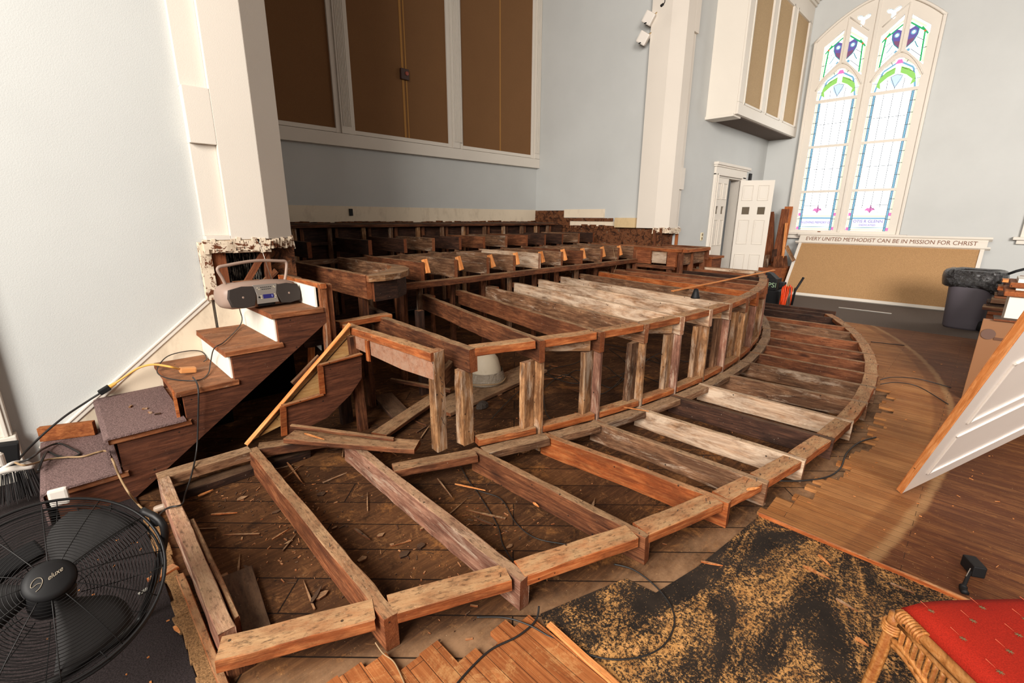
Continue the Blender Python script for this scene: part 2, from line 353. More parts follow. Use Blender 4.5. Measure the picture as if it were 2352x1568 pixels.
def mat_strip(name,right):
    t=NT(name);vv=t.coord((1,1,1),rand=False)
    v=t.coord((1,1,1),(0,0,math.radians(90)),rand=False)
    br=t.n('ShaderNodeTexBrick');br.offset=.43;br.inputs['Scale'].default_value=1;br.inputs['Brick Width'].default_value=1.15;br.inputs['Row Height'].default_value=.058
    br.inputs['Mortar Size'].default_value=.0014;br.inputs['Color1'].default_value=(0,0,0,1);br.inputs['Color2'].default_value=(1,1,1,1);br.inputs['Mortar'].default_value=(.5,.5,.5,1);t.l(v,br.inputs['Vector'])
    g=t.noise(t.coord((60,2.2,60),rand=False),1.6,6,.65,.5)
    if right:
        c=t.ramp(g,[(.3,srgb(116,68,32)),(.5,srgb(158,100,52)),(.7,srgb(190,134,76))])
        c=t.mix(.35,c,t.ramp(br.outputs['Color'],[(0,srgb(126,78,42)),(1,srgb(192,142,92))]))
        sp=t.n('ShaderNodeSeparateXYZ');t.l(vv,sp.inputs[0])
        dx=t.math('SUBTRACT',sp.outputs[0],CX);dy=t.math('SUBTRACT',sp.outputs[1],CY)
        r=t.math('SQRT',t.math('ADD',t.math('MULTIPLY',dx,dx),t.math('MULTIPLY',dy,dy)),0)
        rn=t.math('ADD',r,t.math('MULTIPLY',t.math('SUBTRACT',t.noise(vv,6,4,.6),.5),.05))
        # old varnish beyond the arc where the carpet once ended
        k=t.ramp(t.math('MULTIPLY',t.math('SUBTRACT',rn,8.3),.5),[(.345,0.0),(.36,1.0)])
        k=t.math('MULTIPLY',k,t.ramp(t.math('MULTIPLY',sp.outputs[0],.1),[(.24,1.0),(.95,.55)]))
        worn=t.ramp(t.noise(t.coord((16,2.2,1),rand=False),1.1,9,.8,.8),[(.46,1.0),(.66,.15)])
        c2=t.mix(.5,t.ramp(g,[(.3,srgb(42,20,12)),(.7,srgb(84,42,26))]),srgb(62,29,18))
        c=t.mix(t.math('MULTIPLY',k,worn),c,c2)
        k1=t.ramp(t.math('MULTIPLY',t.math('SUBTRACT',rn,8.3),.5),[(.278,0.0),(.290,1.0)])
        c=t.mix(t.math('MULTIPLY',k1,.45),c,srgb(100,58,34))
        edge=t.ramp(t.math('MULTIPLY',t.math('SUBTRACT',rn,8.3),.5),[(.325,0.0),(.337,1.0),(.35,1.0),(.358,0.0)])
        c=t.mix(t.math('MULTIPLY',edge,.35),c,srgb(190,156,110))
        fl=t.ramp(t.noise(t.coord((7,2.6,1),(0,0,.5),rand=False),5.5,6,.8,.6),[(.60,0.0),(.68,1.0)]);c=t.mix(t.math('MULTIPLY',fl,.65),c,srgb(178,122,66))
    else:
        c=t.ramp(g,[(.3,srgb(120,62,28)),(.5,srgb(168,96,50)),(.7,srgb(206,136,82))])
        c=t.mix(.3,c,t.ramp(br.outputs['Color'],[(0,srgb(110,60,30)),(1,srgb(196,124,70))]))
        fl=t.ramp(t.noise(vv,4.5,9,.85,.6),[(.52,0.0),(.62,1.0)]);c=t.mix(t.math('MULTIPLY',fl,.6),c,srgb(222,168,108))
    dk=t.ramp(t.noise(vv,1.5,6,.7),[(.40,1.0),(.60,0.0)]);c=t.mix(t.math('MULTIPLY',dk,.35),c,srgb(66,38,22))
    c=t.mix(t.math('MULTIPLY',br.outputs['Fac'],.75),c,srgb(30,18,10))
    spk=t.ramp(t.noise(vv,120,2,.6),[(.735,0.0),(.76,1.0)]);c=t.mix(t.math('MULTIPLY',spk,.7),c,srgb(220,190,140))
    t.base(c,.72,.18);t.bump(t.math('SUBTRACT',g,br.outputs['Fac']),.25,.003);return t.m
RO,RI,RU=8.46,7.44,7.32
def arcY(x,R): return CY-math.sqrt(max(0,R*R-(x-CX)**2))
rnd=random.Random(3)
mb=MB();x=2.50
while x<8.60:
    w=.058*(1 if rnd.random()<.75 else 1)
    y1=arcY(x,RO)-rnd.uniform(.05,.16) if x<5.3 else arcY(x,RO)+.04
    if x<2.7: y1=.62-(x-2.5)*.2+rnd.uniform(-.03,.03)
    mb.b2(x,x+w-.0007,-3.2,y1,.001,.0205,.0008 if x<4.5 else 0);x+=w
struct('floor',mb,mat_strip('worn_strip_flooring',True),center=False)
mb=MB();x=.20
while x<1.10:
    w=.083; y1=arcY(x,RO)-rnd.uniform(.06,.2)
    mb.b2(x,x+w-.001,-3.2,y1,.001,.0205,.001);x+=w
struct('floor',mb,mat_strip('orange_strip_flooring',False),center=False)
struct('floor',MB().b2(-4,.095,-3.2,3.9,.0005,.014,.003),BLACKC,center=False)
struct('floor',MB().b2(8.62,12,-3.2,2.8,.001,.024,.004).b2(8.62,8.9,2.8,3.9,.001,.024,.004),CARPET,center=False)
# shaggy carpet pad edge and tack strip along the left side of the low platform
mb=MB()
for i in range(46):
    y=-1.2+i*.09
    if y<2.95: mb.box((.125+rnd.uniform(-.006,.006),y,.012),(.045+rnd.uniform(0,.03),.11,.018+rnd.uniform(0,.012)),Matrix.Rotation(rnd.uniform(-.1,.1),3,'Z'),.004)
tag(mb.build('carpet_pad_edge',PAD),'torn fuzzy tan carpet pad edge beside the left end joist of the low platform','carpet pad')
tag(beam('tack_strip',(.166,-.4,.045),(.150,2.25,.03),.03,.012,W['orange']),'long thin reddish tack strip standing on edge beside the torn carpet pad','wood strip')
# --- walls
struct('wall_left',MB().b2(-4,.79,YW,YW+.2,0,ZC),WALL,center=False)
mb=MB();mb.b2(7.93,9.42,YW,YW+.2,0,ZC).b2(10.65,12.2,YW,YW+.2,0,ZC).b2(9.42,10.65,YW,YW+.2,2.36,ZC)
struct('wall_front',mb,WALL,center=False)
struct('wall_right',MB().b2(XW,XW+.2,-3.2,YW+.2,0,ZC),WALL,center=False)
struct('wall_back',MB().b2(.9,7.8,YB,YB+.2,0,ZC),WALL,center=False)
struct('wall_niche_left',MB().b2(XN0-.2,XN0,YW+.42,YB,0,ZC),WALL,center=False)
struct('wall_niche_right',MB().b2(XN1,XN1+.2,YW+.2,YB,0,ZC),WALL,center=False)
struct('ceiling',MB().b2(-4,12.2,-3.2,7,ZC,ZC+.1),CEIL,center=False)
# pilasters
def pilaster(name,sx):
    f=lambda X:X if sx>0 else 8.72-X
    mb=MB()
    a=at(530,542,Y=3.85).x
    zb=at(478,203,Y=3.85).z; zt=at(440,327,Y=3.85).z
    mb.b2(f(a),f(1.2),3.85,4.14,PZ,ZC,.004)
    for z0,z1,y in ((PZ,PZ+.03,3.85),(PZ+.03,zt,3.89),(zt,zb,3.85),(zb,zb+2.0,3.89),(zb+2.0,ZC,3.85)):
        mb.b2(f(.79),f(a),y,4.14,z0,z1,.003)
    # splayed jamb and reveal
    mb.prism([(f(1.2),3.85,PZ),(f(1.42),4.00,PZ),(f(1.42),4.34,PZ),(f(1.2),4.34,PZ)],(0,0,ZC-PZ))
    return struct(name,mb,PIL,center=False)
pilaster('trim_1',1);pilaster('trim_2',-1)
# torn-off band under both pilasters: broken plaster edge, studs, lath
def broken(sx):
    f=lambda X:X if sx>0 else 8.72-X
    mb=MB();rn=random.Random(5+sx)
    for i in range(26):
        x=.78+i*.0255
        y=3.86 if x<1.2 else 3.86+(x-1.2)*.68
        mb.box((f(x),y,PZ-.03-rn.uniform(0,.02)),(.03,.035,.06+rn.uniform(0,.05)),Matrix.Rotation(rn.uniform(-.25,.25),3,'Y'),.003)
    struct('trim_3' if sx>0 else 'trim_4',mb,CHIP,center=False)
broken(1);broken(-1)
struct('wall_dark_panel',MB().b2(.7,1.42,4.30,4.36,0,PZ).b2(.66,.70,3.95,4.36,.5,PZ).b2(7.45,8.0,4.30,4.36,0,PZ),NEARBLACK,center=False)
fr=thing('exposed_wall_frame',(.8,3.9,.78),'exposed wall framing with peeling white paint under the left pilaster, behind the radio','wall framing')
q=at(470,560,Y=3.86)
beam('side_stud',(.78,3.87,.98),(.78,3.87,1.385),.075,.05,CHIP,fr,up=(0,-1,0),rough=.004)
beam('top_plate',(.79,3.86,1.36),(1.21,3.86,1.35),.10,.04,CHIP,fr,up=(0,-1,0),rough=.004)
beam('inner_stud',(.865,3.90,.75),(.865,3.90,1.33),.085,.04,W['reddark'],fr,up=(0,-1,0))
beam('inner_stud',(1.185,3.90,.75),(1.185,3.90,1.33),.05,.04,W['brown'],fr,up=(0,-1,0))
beam('brace',(.95,3.89,.98),(1.19,3.89,1.33),.045,.03,W['reddark'],fr,up=(0,-1,0))
beam('brace',(1.02,3.90,.96),(1.24,3.90,1.15),.045,.03,W['brown'],fr,up=(0,-1,0))
mb=MB();rn=random.Random(9)
for i in range(22):
    x=.93+i*.012;mb.box((x,4.1+rn.uniform(-.01,.01),1.1+rn.uniform(-.04,.04)),(.007,.012,.42),Matrix.Rotation(rn.uniform(-.06,.06),3,'Y'))
t=NT('dusty_black_lath');c=t.ramp(t.noise(t.coord((8,8,2)),9,5,.7),[(.45,srgb(26,22,20)),(.62,srgb(180,170,156))]);t.base(c,.8);LATH=t.m
mb.build('lath',LATH,fr)
mb=MB()
for i in range(9): mb.box((7.62,3.99,.66+i*.085),(.70,.02,.085),Matrix.Rotation(rn.uniform(-.03,.03),3,'Y'),.003)
rf=thing('exposed_wall_frame',(7.6,3.95,.7),'exposed dark lath and broken plaster under the right pilaster','wall framing')
mb.build('lath',CHIPD,rf)
for x in (7.30,7.55,7.88): beam('inner_stud',(x,3.96,.6),(x,3.96,1.36),.05,.04,W['brown'],rf,up=(0,-1,0))
beam('side_board',(7.95,3.88,.75),(7.95,3.88,1.38),.03,.05,W['stain'],rf,up=(0,-1,0))
mb=MB()
for i in range(5):
    x=.0
mb.b2(1.22,1.42,3.98,4.32,.8,PZ-.06)
mb.build('side_panel',CHIPD,fr)
# cream bands on the niche walls where the risers stood
def band(p,mat,name): 
    return struct(name,MB().b2(*p,.003),mat,center=False)
band((1.3,7.4,YB-.012,YB,1.475,1.712),CREAM,'baseboard_back')
band((7.388,7.4,5.07,6.03,1.565,1.72),CREAM,'baseboard_right')
band((7.388,7.4,4.77,5.87,1.40,1.50),CREAM,'baseboard_right')
TANP=paint('tan_backing_board',(206,180,138),.04,.15,.6,dirt=.3)
band((7.27,7.4,4.36,4.77,1.40,1.566),TANP,'baseboard_right')
band((7.384,7.4,5.87,6.79,1.39,1.50),CHIPD,'baseboard_right')
mb=MB();mb.b2(7.375,7.4,6.03,6.79,1.56,1.70,.003)
mb.b2(7.37,7.4,4.88,6.79,1.50,1.56,.004)
for i in range(18):mb.box((7.37,4.9+i*.1,1.40+rn.uniform(-.02,.01)),(.05,.12,.05+rn.uniform(0,.03)),None,.004)
struct('trim_5',mb,CHIPD,center=False)
mb=MB()
for i in range(60):mb.box((1.5+i*.1,YB-.025,1.475+rn.uniform(-.012,.008)),(.12,.05,.02+rn.uniform(0,.02)),Matrix.Rotation(rn.uniform(-.05,.05),3,'Y'),.003)
struct('trim_6',mb,CHIPD,center=False)
struct('trim_7',MB().b2(7.375,7.4,3.9,6.79,.3,1.40),CHIPD,center=False)
tag(MB().box((3.30,YB-.02,1.625),(.055,.02,.10),None,.004).build('wall_box',BLACK),'small black socket box in the cream band of the niche back wall','socket')
# --- organ screen on the back wall
sc=thing('organ_screen',(4.9,YB-.05,2.5),'large brown cloth grille screen in white fluted frame on the niche back wall','organ grille')
Zt=6.4
op=[(1.45,3.165),(3.453,5.14),(5.441,7.182)]
mb=MB();y0,y1=YB-.085,YB
mb.b2(1.31,7.399,y0,y1,2.53,2.70,.004)
for a,b in ((3.165+.072,3.453-.088),(5.14+.072,5.441-.088),(7.182+.072,7.397)): mb.b2(a,b,y0+.002,y1,2.704,Zt,.003)
mb.build('frame',TRIM,sc)
mb=MB()
for a,b in op:
    for (p,q_,r_,s_) in ((a-.09,a,2.70,Zt),(b,b+.07,2.70,Zt),(a-.088,b+.068,2.703,2.765)): mb.b2(p,q_,YB-.06+(.003 if r_>2.701 else 0),YB-.001,r_+.006,s_,.006)
mb.build('panel_moulding',TRIM,sc)
for k,(a,b) in enumerate(op):
    MB().b2(a-.02,b+.02,YB-.03,YB-.01,2.74,Zt).build('grille_cloth',GRILLE,sc)
mb=MB()
for a,b in ((3.26,3.39),(5.22,5.40),(7.24,7.38)):
    n=6
    for i in range(n): mb.box((a+(b-a)*(i+.5)/n,y0-.004,4.75),((b-a)/n*.55,.014,3.9),None,.003)
mb.build('fluting',TRIM,sc)
SEAM=cloth('cloth_seam',(176,128,72))
for x,w_ in ((4.31,.035),(4.37,.02),(6.35,.022)): MB().b2(x-w_/2,x+w_/2,YB-.036,YB-.028,2.77,Zt).build('seam',SEAM,sc)
o=thing('wall_box',(4.323,YB-.05,3.66),'small square brown electrical box fixed on the middle organ grille panel','box')
MB().box((4.323,YB-.06,3.66),(.14,.05,.15),None,.008).build('housing',plain('brown_box',(66,42,34),.5),o)
MB().lathe([(.028,0),(.028,.012),(.012,.014)],16,frame_of((4.35,YB-.085,3.67),(1,0,0),(0,0,1))).build('knob',plain('red_brown_knob',(150,70,52),.5),o)
# --- hanging white cabinet above the door
cb=thing('wall_cabinet',(10.3,3.93,3.26),'white wall hung box with three tall tan cloth panels beside the arched window','speaker cabinet')
cx0,cx1,cy0=8.66,11.99,3.42
MB().b2(cx0,cx1,cy0,3.93,3.27,5.75,.004).b2(cx0-.03,cx0+.3,cy0+.02,3.93,3.24,3.29,.006).build('body',TRIM,cb)
cops=[(8.90,9.70),(9.97,10.72),(10.98,11.78)]
mb=MB();mb.b2(cx0+.002,cx1-.002,cy0-.035,cy0-.001,3.272,3.46,.004)
for a,b in ((cx0,8.87),(9.73,9.94),(10.75,10.95),(11.81,cx1)): mb.b2(a+.004,b-.004,cy0-.033,cy0-.001,3.462,5.418,.003)
mb.b2(cx0+.002,cx1-.002,cy0-.035,cy0-.001,5.42,5.74,.004)
for a,b in cops:
    for p in ((a-.035,a,3.44,5.44),(b,b+.035,3.44,5.44),(a-.03,b+.03,3.44,3.475),(a-.03,b+.03,5.40,5.44)): mb.b2(p[0],p[1],cy0-.045,cy0,p[2],p[3],.004)
mb.build('face_frame',TRIM,cb)
for a,b in cops: MB().b2(a,b,cy0-.012,cy0-.002,3.46,5.42).build('grille_cloth',GRILLE2,cb)
mb=MB()
for k,(e,z) in enumerate(((.03,5.72),(.06,5.77),(.10,5.82),(.13,5.88))): mb.b2(cx0-e,cx1-.004-e*.05,cy0-.04-e,3.925,z,z+.052,.008)
mb.build('cornice',TRIM,cb)
MB().b2(cx0+.05,cx1-.03,cy0+.03,3.9,3.255,3.27).build('underside',CARPET,cb)
# --- door
dr=thing('door_1',(10.03,3.93,0),None,None);tag(dr,kind='structure')
mb=MB();mb.b2(9.27,9.42,3.885,3.93,0,2.40,.005).b2(10.65,10.82,3.885,3.93,0,2.40,.005).b2(9.27,10.84,3.885,3.93,2.37,2.52,.005)
mb.b2(9.24,10.90,3.865,3.93,2.52,2.55,.006).b2(9.22,10.94,3.84,3.93,2.55,2.60,.008).b2(9.29,9.31,3.87,3.89,0,2.4,.003).b2(9.38,9.40,3.87,3.89,0,2.4,.003)
mb.b2(9.40,9.42,3.93,4.13,0,2.36).b2(10.65,10.67,3.93,4.13,0,2.36).b2(9.4,10.67,3.93,4.13,2.34,2.36)
mb.build('door_casing',TRIM,dr)
def leaf(o,x,Wd,name,thick=.042):
    M=frame_of(o,x,(0,0,1))
    wz=[(Wd*.14,Wd*.36),(Wd*.60,Wd*.82)]
    out=[(0,.02),(Wd,.02),(Wd,2.335),(0,2.335)]
    holes=[[(a,1.65),(a,1.80),(b,1.80),(b,1.65)] for a,b in wz]
    l=link(name,curve_mesh([out]+holes,thick/2),TRIM,dr,M)
    for a,b in wz:
        MB().b2(a-.002,b+.002,1.648,1.802,-.004,.004).build('pane',GLASSD,l,M)
        for z0,z1 in ((1.93,2.24),(1.03,1.54),(.22,.82)):
            mb=MB()
            for s in (1,-1):
                for p in ((a-.035,a-.018,z0,z1),(b+.018,b+.035,z0,z1),(a-.03,b+.03,z0,z0+.012),(a-.03,b+.03,z1-.012,z1)):
                    mb.b2(p[0],p[1],p[2],p[3],s*(thick/2-.001),s*(thick/2+.016),.004)
                mb.b2(a-.002,b+.002,z0+.04,z1-.04,s*(thick/2-.001),s*(thick/2+.006),.003)
            mb.build('raised_panel',TRIM,l,M)
    return l
leaf((9.43,3.95,0),(1,0,0),.60,'door_leaf')
leaf((10.60,3.91,0),(.337,-.557,0),.655,'door_leaf')
struct('wall_hall',MB().b2(9.0,12.2,5.3,5.4,0,3).b2(9.2,9.25,4.13,5.3,0,3),LILAC,center=False)
struct('ceiling',MB().b2(9.0,12.2,4.13,5.4,2.7,2.75),LILAC,center=False)
# left edge door casing
q0=at(45,1055,Y=3.9)
mb=MB();mb.b2(-.56,-.36,3.86,3.93,.30,ZC-2,.006).b2(-.54,-.50,3.845,3.87,.30,ZC-2,.006).b2(-.46,-.43,3.845,3.87,.30,ZC-2,.006).b2(-.395,-.375,3.85,3.87,.30,ZC-2,.004)
struct('trim_8',mb,TRIM,center=False)
struct('trim_9',MB().b2(-.57,-.345,3.84,3.93,0,.30,.006),TRIM,center=False)
# skirt moulding climbing with the stairs
a=at(478,690,Y=3.915);b=at(205,935,Y=3.915)
dirv=(b-a).normalized();e=a+dirv*1.30
n_=Vector((-dirv.z,0,dirv.x)); n_=n_ if n_.z>0 else -n_
mb=MB();mb.bar(a,e,.03,.022,(0,-1,0),.004).bar(a+n_*.018,e+n_*.018,.012,.034,(0,-1,0),.003)
struct('trim_10',mb,TRIM,center=False)
pl=[a,e,Vector((e.x,3.918,0)),Vector((.1,3.918,.02)),Vector((a.x+.02,3.918,.56)),Vector((a.x+.02,3.918,a.z))]
struct('trim_11',MB().prism([(p.x,3.912,p.z) for p in pl],(0,.017,0)),CREAM,center=False)
struct('wall_dark_panel',MB().prism([(-.1,3.912,.002),(.79,3.912,.002),(.79,3.912,.58),(.60,3.912,.5),(.0,3.912,.06)],(0,.014,0)),NEARBLACK,center=False)  # near-black panel puts the shade under the stairs into colour
# --- outlet on the door wall, small stops
q=at(1611,543,Y=3.93)
o=thing('wall_outlet',(q.x,3.925,q.z),'ivory double wall outlet left of the white door','outlet')
MB().box((q.x,3.922,q.z),(.10,.012,.15),None,.004).build('plate',IVORY,o)
for dz in (.035,-.035): MB().box((q.x,3.914,q.z+dz),(.045,.006,.045),None,.004).build('socket',plain('brown_socket%g'%dz,(120,98,70),.5),o)
q=at(1724,408,Y=3.9)
tag(MB().box((q.x,3.91,q.z),(.10,.04,.17),None,.006).build('wall_box',BLACK),'small dark box on the wall right of the door head','box')
# sill of the next window, cut by the frame
q=at(2330,548,X=11.95)
mb=MB();mb.b2(11.88,12,-2.4,q.y+.02,q.z-.02,q.z+.03,.006).b2(11.93,12,-2.4,q.y-.03,q.z-.09,q.z-.02,.006).b2(11.93,12,q.y-.17,q.y-.06,q.z+.03,5.2,.006)
struct('window_2',mb,TRIM,center=False)
# ================================================================== STAINED GLASS WINDOW
def emis(name,c,s): 
    t=NT(name);t.base(srgb(*[int(v*.3) for v in c]),.3);t.b.inputs['Emission Color'].default_value=srgb(*c);t.b.inputs['Emission Strength'].default_value=s;return t.m
GW=emis('bright_clear_glass',(255,255,255),3.2);GC=emis('cream_glass',(240,244,212),1.05);GB=emis('blue_glass',(128,186,214),1.0);GG=emis('green_glass',(60,190,110),.95)
GT=emis('teal_glass',(70,160,170),.8);GP=emis('purple_glass',(128,110,190),.75);GM=emis('mauve_glass',(160,104,140),.7);GL=emis('lime_glass',(160,222,110),1.0);GK=emis('pink_glass',(240,130,200),1.0)
GV=emis('lavender_glass',(222,220,250),1.3);GS=emis('pale_blue_glass',(205,226,244),1.15);GR=emis('orange_glass',(236,120,60),.9);LEAD=plain('lead_came',(92,104,112),.6);INK=emis('purple_lettering',(150,130,200),.8)
win=thing('window_1',(XW,2.27,1.2),None,None);tag(win,kind='structure')
WM=frame_of((11.93,3.30,0),(0,-1,0),(0,0,1))
def wl(name,me,mat,dz=0,parent=win): return link(name,me,mat,parent,WM@Matrix.Translation((0,0,dz)))
uc=1.03
def arc_top(u0,u1,z0,zr,n=16,pt=.0):
    out=[]
    for i in range(n+1):
        s=-1+2*i/n; out.append((u0+(u1-u0)*i/n,z0+zr*(1-abs(s)**(2.1-pt))))
    return out
outer=[(.03,1.27)]+[(p) for p in arc_top(.03,2.03,5.02,.56,24,.35)]+[(2.03,1.27)]
lights=[(.21,.93),(1.13,1.85)]
holes=[];panes=[]
for a,b in lights:
    for z0,z1 in ((1.33,2.11),(2.15,3.01),(3.05,3.88)):
        holes.append([(a,z0),(a,z1),(b,z1),(b,z0)]);panes.append((a,b,z0,z1))
    m=(a+b)/2
    g=[(a,3.93),(a,4.12)]+[(a+(m-a)*t,4.12+.36*(1-(1-t)**1.7)) for t in (.15,.3,.45,.6,.75,.9,1)]+[(b-(b-m)*t,4.12+.36*(1-(1-t)**1.7)) for t in (.9,.75,.6,.45,.3,.15)]+[(b,4.12),(b,3.93)]
    holes.append(g)
def ztop(u):
    s=(u-.03)/1.0-1;return 5.02+.56*(1-abs(s)**1.75)
tri=[]
for s,(a,b) in enumerate(lights):
    m=(a+b)/2
    la=[(a,4.28),(m-.05,4.60),(m-.05,5.20),(a,4.90)]
    lb=[(m+.05,4.60),(b,4.28),(b,4.93),(m+.05,5.20)]
    if s==0: la=[(a,4.28),(m-.05,4.60),(m-.05,5.17),(a,4.92)]
    if s==1: lb=[(m+.05,4.60),(b,4.28),(b,4.92),(m+.05,5.17)]
    tri+= [la,lb];holes+=[la,lb]
def lobes(cu,cz,r,ph):
    return [(cu+r*(1+.5*math.cos(3*(t-ph)))*math.cos(t),cz+r*(1+.5*math.cos(3*(t-ph)))*math.sin(t)) for t in [2*PI*i/30 for i in range(30)]]
tf=[lobes(.80,5.27,.085,.45),lobes(1.26,5.27,.085,PI-.45)]
holes+=tf
wl('window_frame',curve_mesh([outer]+holes,.035,.004),TRIM)
# raised mouldings on the frame
mb=MB()
mb.bar((uc,1.30,.045),(uc,5.55,.045),.05,.03,(0,0,1),.008)
mb.bar((.05,1.27,.05),(.05,5.03,.05),.05,.03,(0,0,1),.008).bar((2.01,1.27,.05),(2.01,5.03,.05),.05,.03,(0,0,1),.008)
ap=[Vector((u,z,.05)) for u,z in outer[1:-1]]
mb.tube(ap,.026,6)
for a,b in lights:
    m=(a+b)/2
    P=[Vector((a-.03+(m-a+.03)*t,4.12+.44*(1-(1-t)**1.7),.042)) for t in [i/8 for i in range(9)]]
    mb.tube(P,.013,6);mb.tube([Vector((2*m-p.x,p.y,p.z)) for p in P],.013,6)
    mb.bar((m,4.56,.042),(m,ztop(m)-.08,.042),.022,.018,(0,0,1),.004)
mb.bar((.93,5.05,.042),(.57,5.36,.042),.02,.016,(0,0,1)).bar((1.13,5.05,.042),(1.49,5.36,.042),.02,.016,(0,0,1))
wl('moulding',mb.mesh('m',True),TRIM)
mb=MB().b2(-.10,2.16,1.235,1.275,-.03,.14,.008).b2(-.05,2.10,1.15,1.235,-.03,.07,.01)
wl('window_sill',mb.mesh('m'),TRIM)
# glass
for k,h in enumerate(holes):
    wl('pane',curve_mesh([h],.002),GW,-.02)
def strip(name,segs,w,mat,dz=-.014):
    mb=MB()
    for a,b in segs: mb.bar((a[0],a[1],0),(b[0],b[1],0),w,.002,(0,0,1))
    return wl(name,mb.mesh('s'),mat,dz)
lead=[];blue=[];cream=[];green=[];teal=[]
for k,(a,b,z0,z1) in enumerate(panes):
    low=z0<1.5
    for x,s in ((a,1),(b,-1)):
        cream.append(((x+s*.025,z0),(x+s*.025,z1)))
        blue.append(((x+s*.07,z0),(x+s*.07,z1)))
        lead.append(((x+s*.052,z0),(x+s*.052,z1)));lead.append(((x+s*.088,z0),(x+s*.088,z1)))
        n=4
        for i in range(1,n): lead.append(((x,z0+(z1-z0)*i/n+.04),(x+s*.09,z0+(z1-z0)*i/n+.04)))
    W_=b-a
    for f in (.30,.5,.70): 
        if not low: lead.append(((a+W_*f,z0),(a+W_*f,z1)))
        else: lead.append(((a+W_*f,1.78 if f!=.5 else 1.86),(a+W_*f,z1)))
    zz=(z0+z1)/2 if not low else 1.84
    lead.append(((a+.09,zz),(b-.09,zz)))
    if low:
        m=(a+b)/2
        blue+= [((a+.06,1.585),(b-.06,1.585))];teal.append(((a+.06,1.40),(b-.06,1.40)))
        cream+=[((a+.09,1.625),(b-.09,1.625)),((a,1.355),(b,1.355))]
        wl('inscription_pane',curve_mesh([[(a+.09,1.415),(b-.09,1.415),(b-.09,1.57),(a+.09,1.57)]],.001),GV,-.012)
        for x in (a+.03,b-.03):
            for z in (1.66,1.37): wl('pink_corner',curve_mesh([[(x-.02,z-.03),(x+.02,z-.03),(x+.02,z+.03),(x-.02,z+.03)]],.001),GK,-.010)
        fl=[(0,0),(.03,.05),(.07,.06),(.05,.10),(.02,.09),(0,.17),(-.02,.09),(-.05,.10),(-.09,.05),(-.04,.045)]
        wl('flower_motif',curve_mesh([[(m+p*1.1,1.68+q*1.1) for p,q in fl]],.001),GK,-.011)
        strip('motif_lead',[((m,1.68),(m,1.95)),((m-.18,1.68),(m-.07,1.70)),((m+.18,1.68),(m+.07,1.72)),((m,1.80),(m+.08,1.74))],.008,LEAD,-.009)
        for tx,zc,sz in (([('IN LOVING MEMORY OF',1.49,.062)]) if k<3 else ([('OTIS R GLENN',1.52,.075),('DEDICATED',1.448,.05)])):
            link('inscription',text_mesh(tx,sz,.0006,sx=.86 if k<3 else 1.0),INK,win,WM@Matrix.Translation((m,zc,-.009)))
for a,b in lights:
    m=(a+b)/2
    for s in (1,-1):
        X=lambda d:m+s*d
        lw=[X(.20),X(.33)]
        g=[(X(.04),4.33),(X(.17),4.27),(X(.27),4.16),(X(.29),4.03),(X(.22),3.98),(X(.24),4.08),(X(.14),4.17),(X(.04),4.22)]
        wl('lime_swag',curve_mesh([g],.001),GL,-.011)
        blue+=[((X(0),4.42),(X(.22),4.28)),((X(.22),4.28),(X(.27),4.10)),((X(.27),4.10),(X(.30),3.94))]
        lead+=[((X(.05),4.31),(X(.25),4.20)),((X(.1),4.37),(X(.13),4.44)),((X(.24),4.24),(X(.35),4.26)),((X(.27),4.08),(X(.36),4.09)),((X(.12),3.94),(X(.13),4.12))]
        cream+=[((X(.28),4.27),(X(.345),4.12)),((X(.33),3.95),(X(.335),4.08)),((X(.06),4.44),(X(.24),4.33))]
    wl('shield',curve_mesh([[(m-.09,4.17),(m,4.20),(m+.09,4.17),(m+.085,4.08),(m,3.97),(m-.085,4.08)]],.001),GS,-.011)
    wl('pink_keystone',curve_mesh([[(m-.06,4.38),(m+.06,4.38),(m+.03,4.45),(m-.03,4.45)]],.001),GK,-.010)
    lead+=[((m-.09,4.17),(m,4.20)),((m,4.20),(m+.09,4.17)),((m-.09,4.17),(m,3.97)),((m+.09,4.17),(m,3.97)),((m,3.93),(m,3.98))]
    # upper small lights: green border and purple half shields
    for s in (1,-1):
        X=lambda d:m+s*d
        green+=[((X(.05),5.04),(X(.28),4.86)),((X(.28),4.86),(X(.30),4.36)),((X(.23),4.93),(X(.33),4.80))]
        cream+=[((X(.05),5.10),(X(.29),4.92)),((X(.335),4.80),(X(.335),4.34))]
        P=[(X(.05),4.93),(X(.13),4.97),(X(.19),4.91),(X(.185),4.82),(X(.14),4.72),(X(.05),4.63)]
        wl('purple_shield',curve_mesh([P],.001),GP,-.012)
        wl('mauve_shield',curve_mesh([[(X(.05),4.76),(X(.15),4.78),(X(.13),4.70),(X(.05),4.63)]],.001),GM,-.011)
        ci=[(X(.12)+.042*math.cos(t),4.87+.042*math.sin(t)) for t in [2*PI*i/16 for i in range(16)]]
        ch=[(X(.12)+.024*math.cos(t),4.87+.024*math.sin(t)) for t in [2*PI*i/16 for i in range(16)]]
        wl('scroll',curve_mesh([ci,ch],.001),GB,-.010);wl('scroll_centre',curve_mesh([ch],.001),GW,-.010)
        o_=[(P[i],P[i+1]) for i in range(1,5)];teal+=o_
        teal+=[((X(.16),4.72),(X(.20),4.64)),((X(.20),4.64),(X(.23),4.60))]
        wl('teal_drop',curve_mesh([[(X(.06),4.60),(X(.10),4.62),(X(.12),4.58),(X(.08),4.55)]],.001),GB,-.010)
        wl('orange_jewel',curve_mesh([[(X(.265),4.84),(X(.295),4.84),(X(.295),4.87),(X(.265),4.87)]],.001),GR,-.009)
        lead+=[((X(.18),4.78),(X(.29),4.70)),((X(.29),4.58),(X(.36),4.58)),((X(.12),4.6),(X(.29),4.45))]
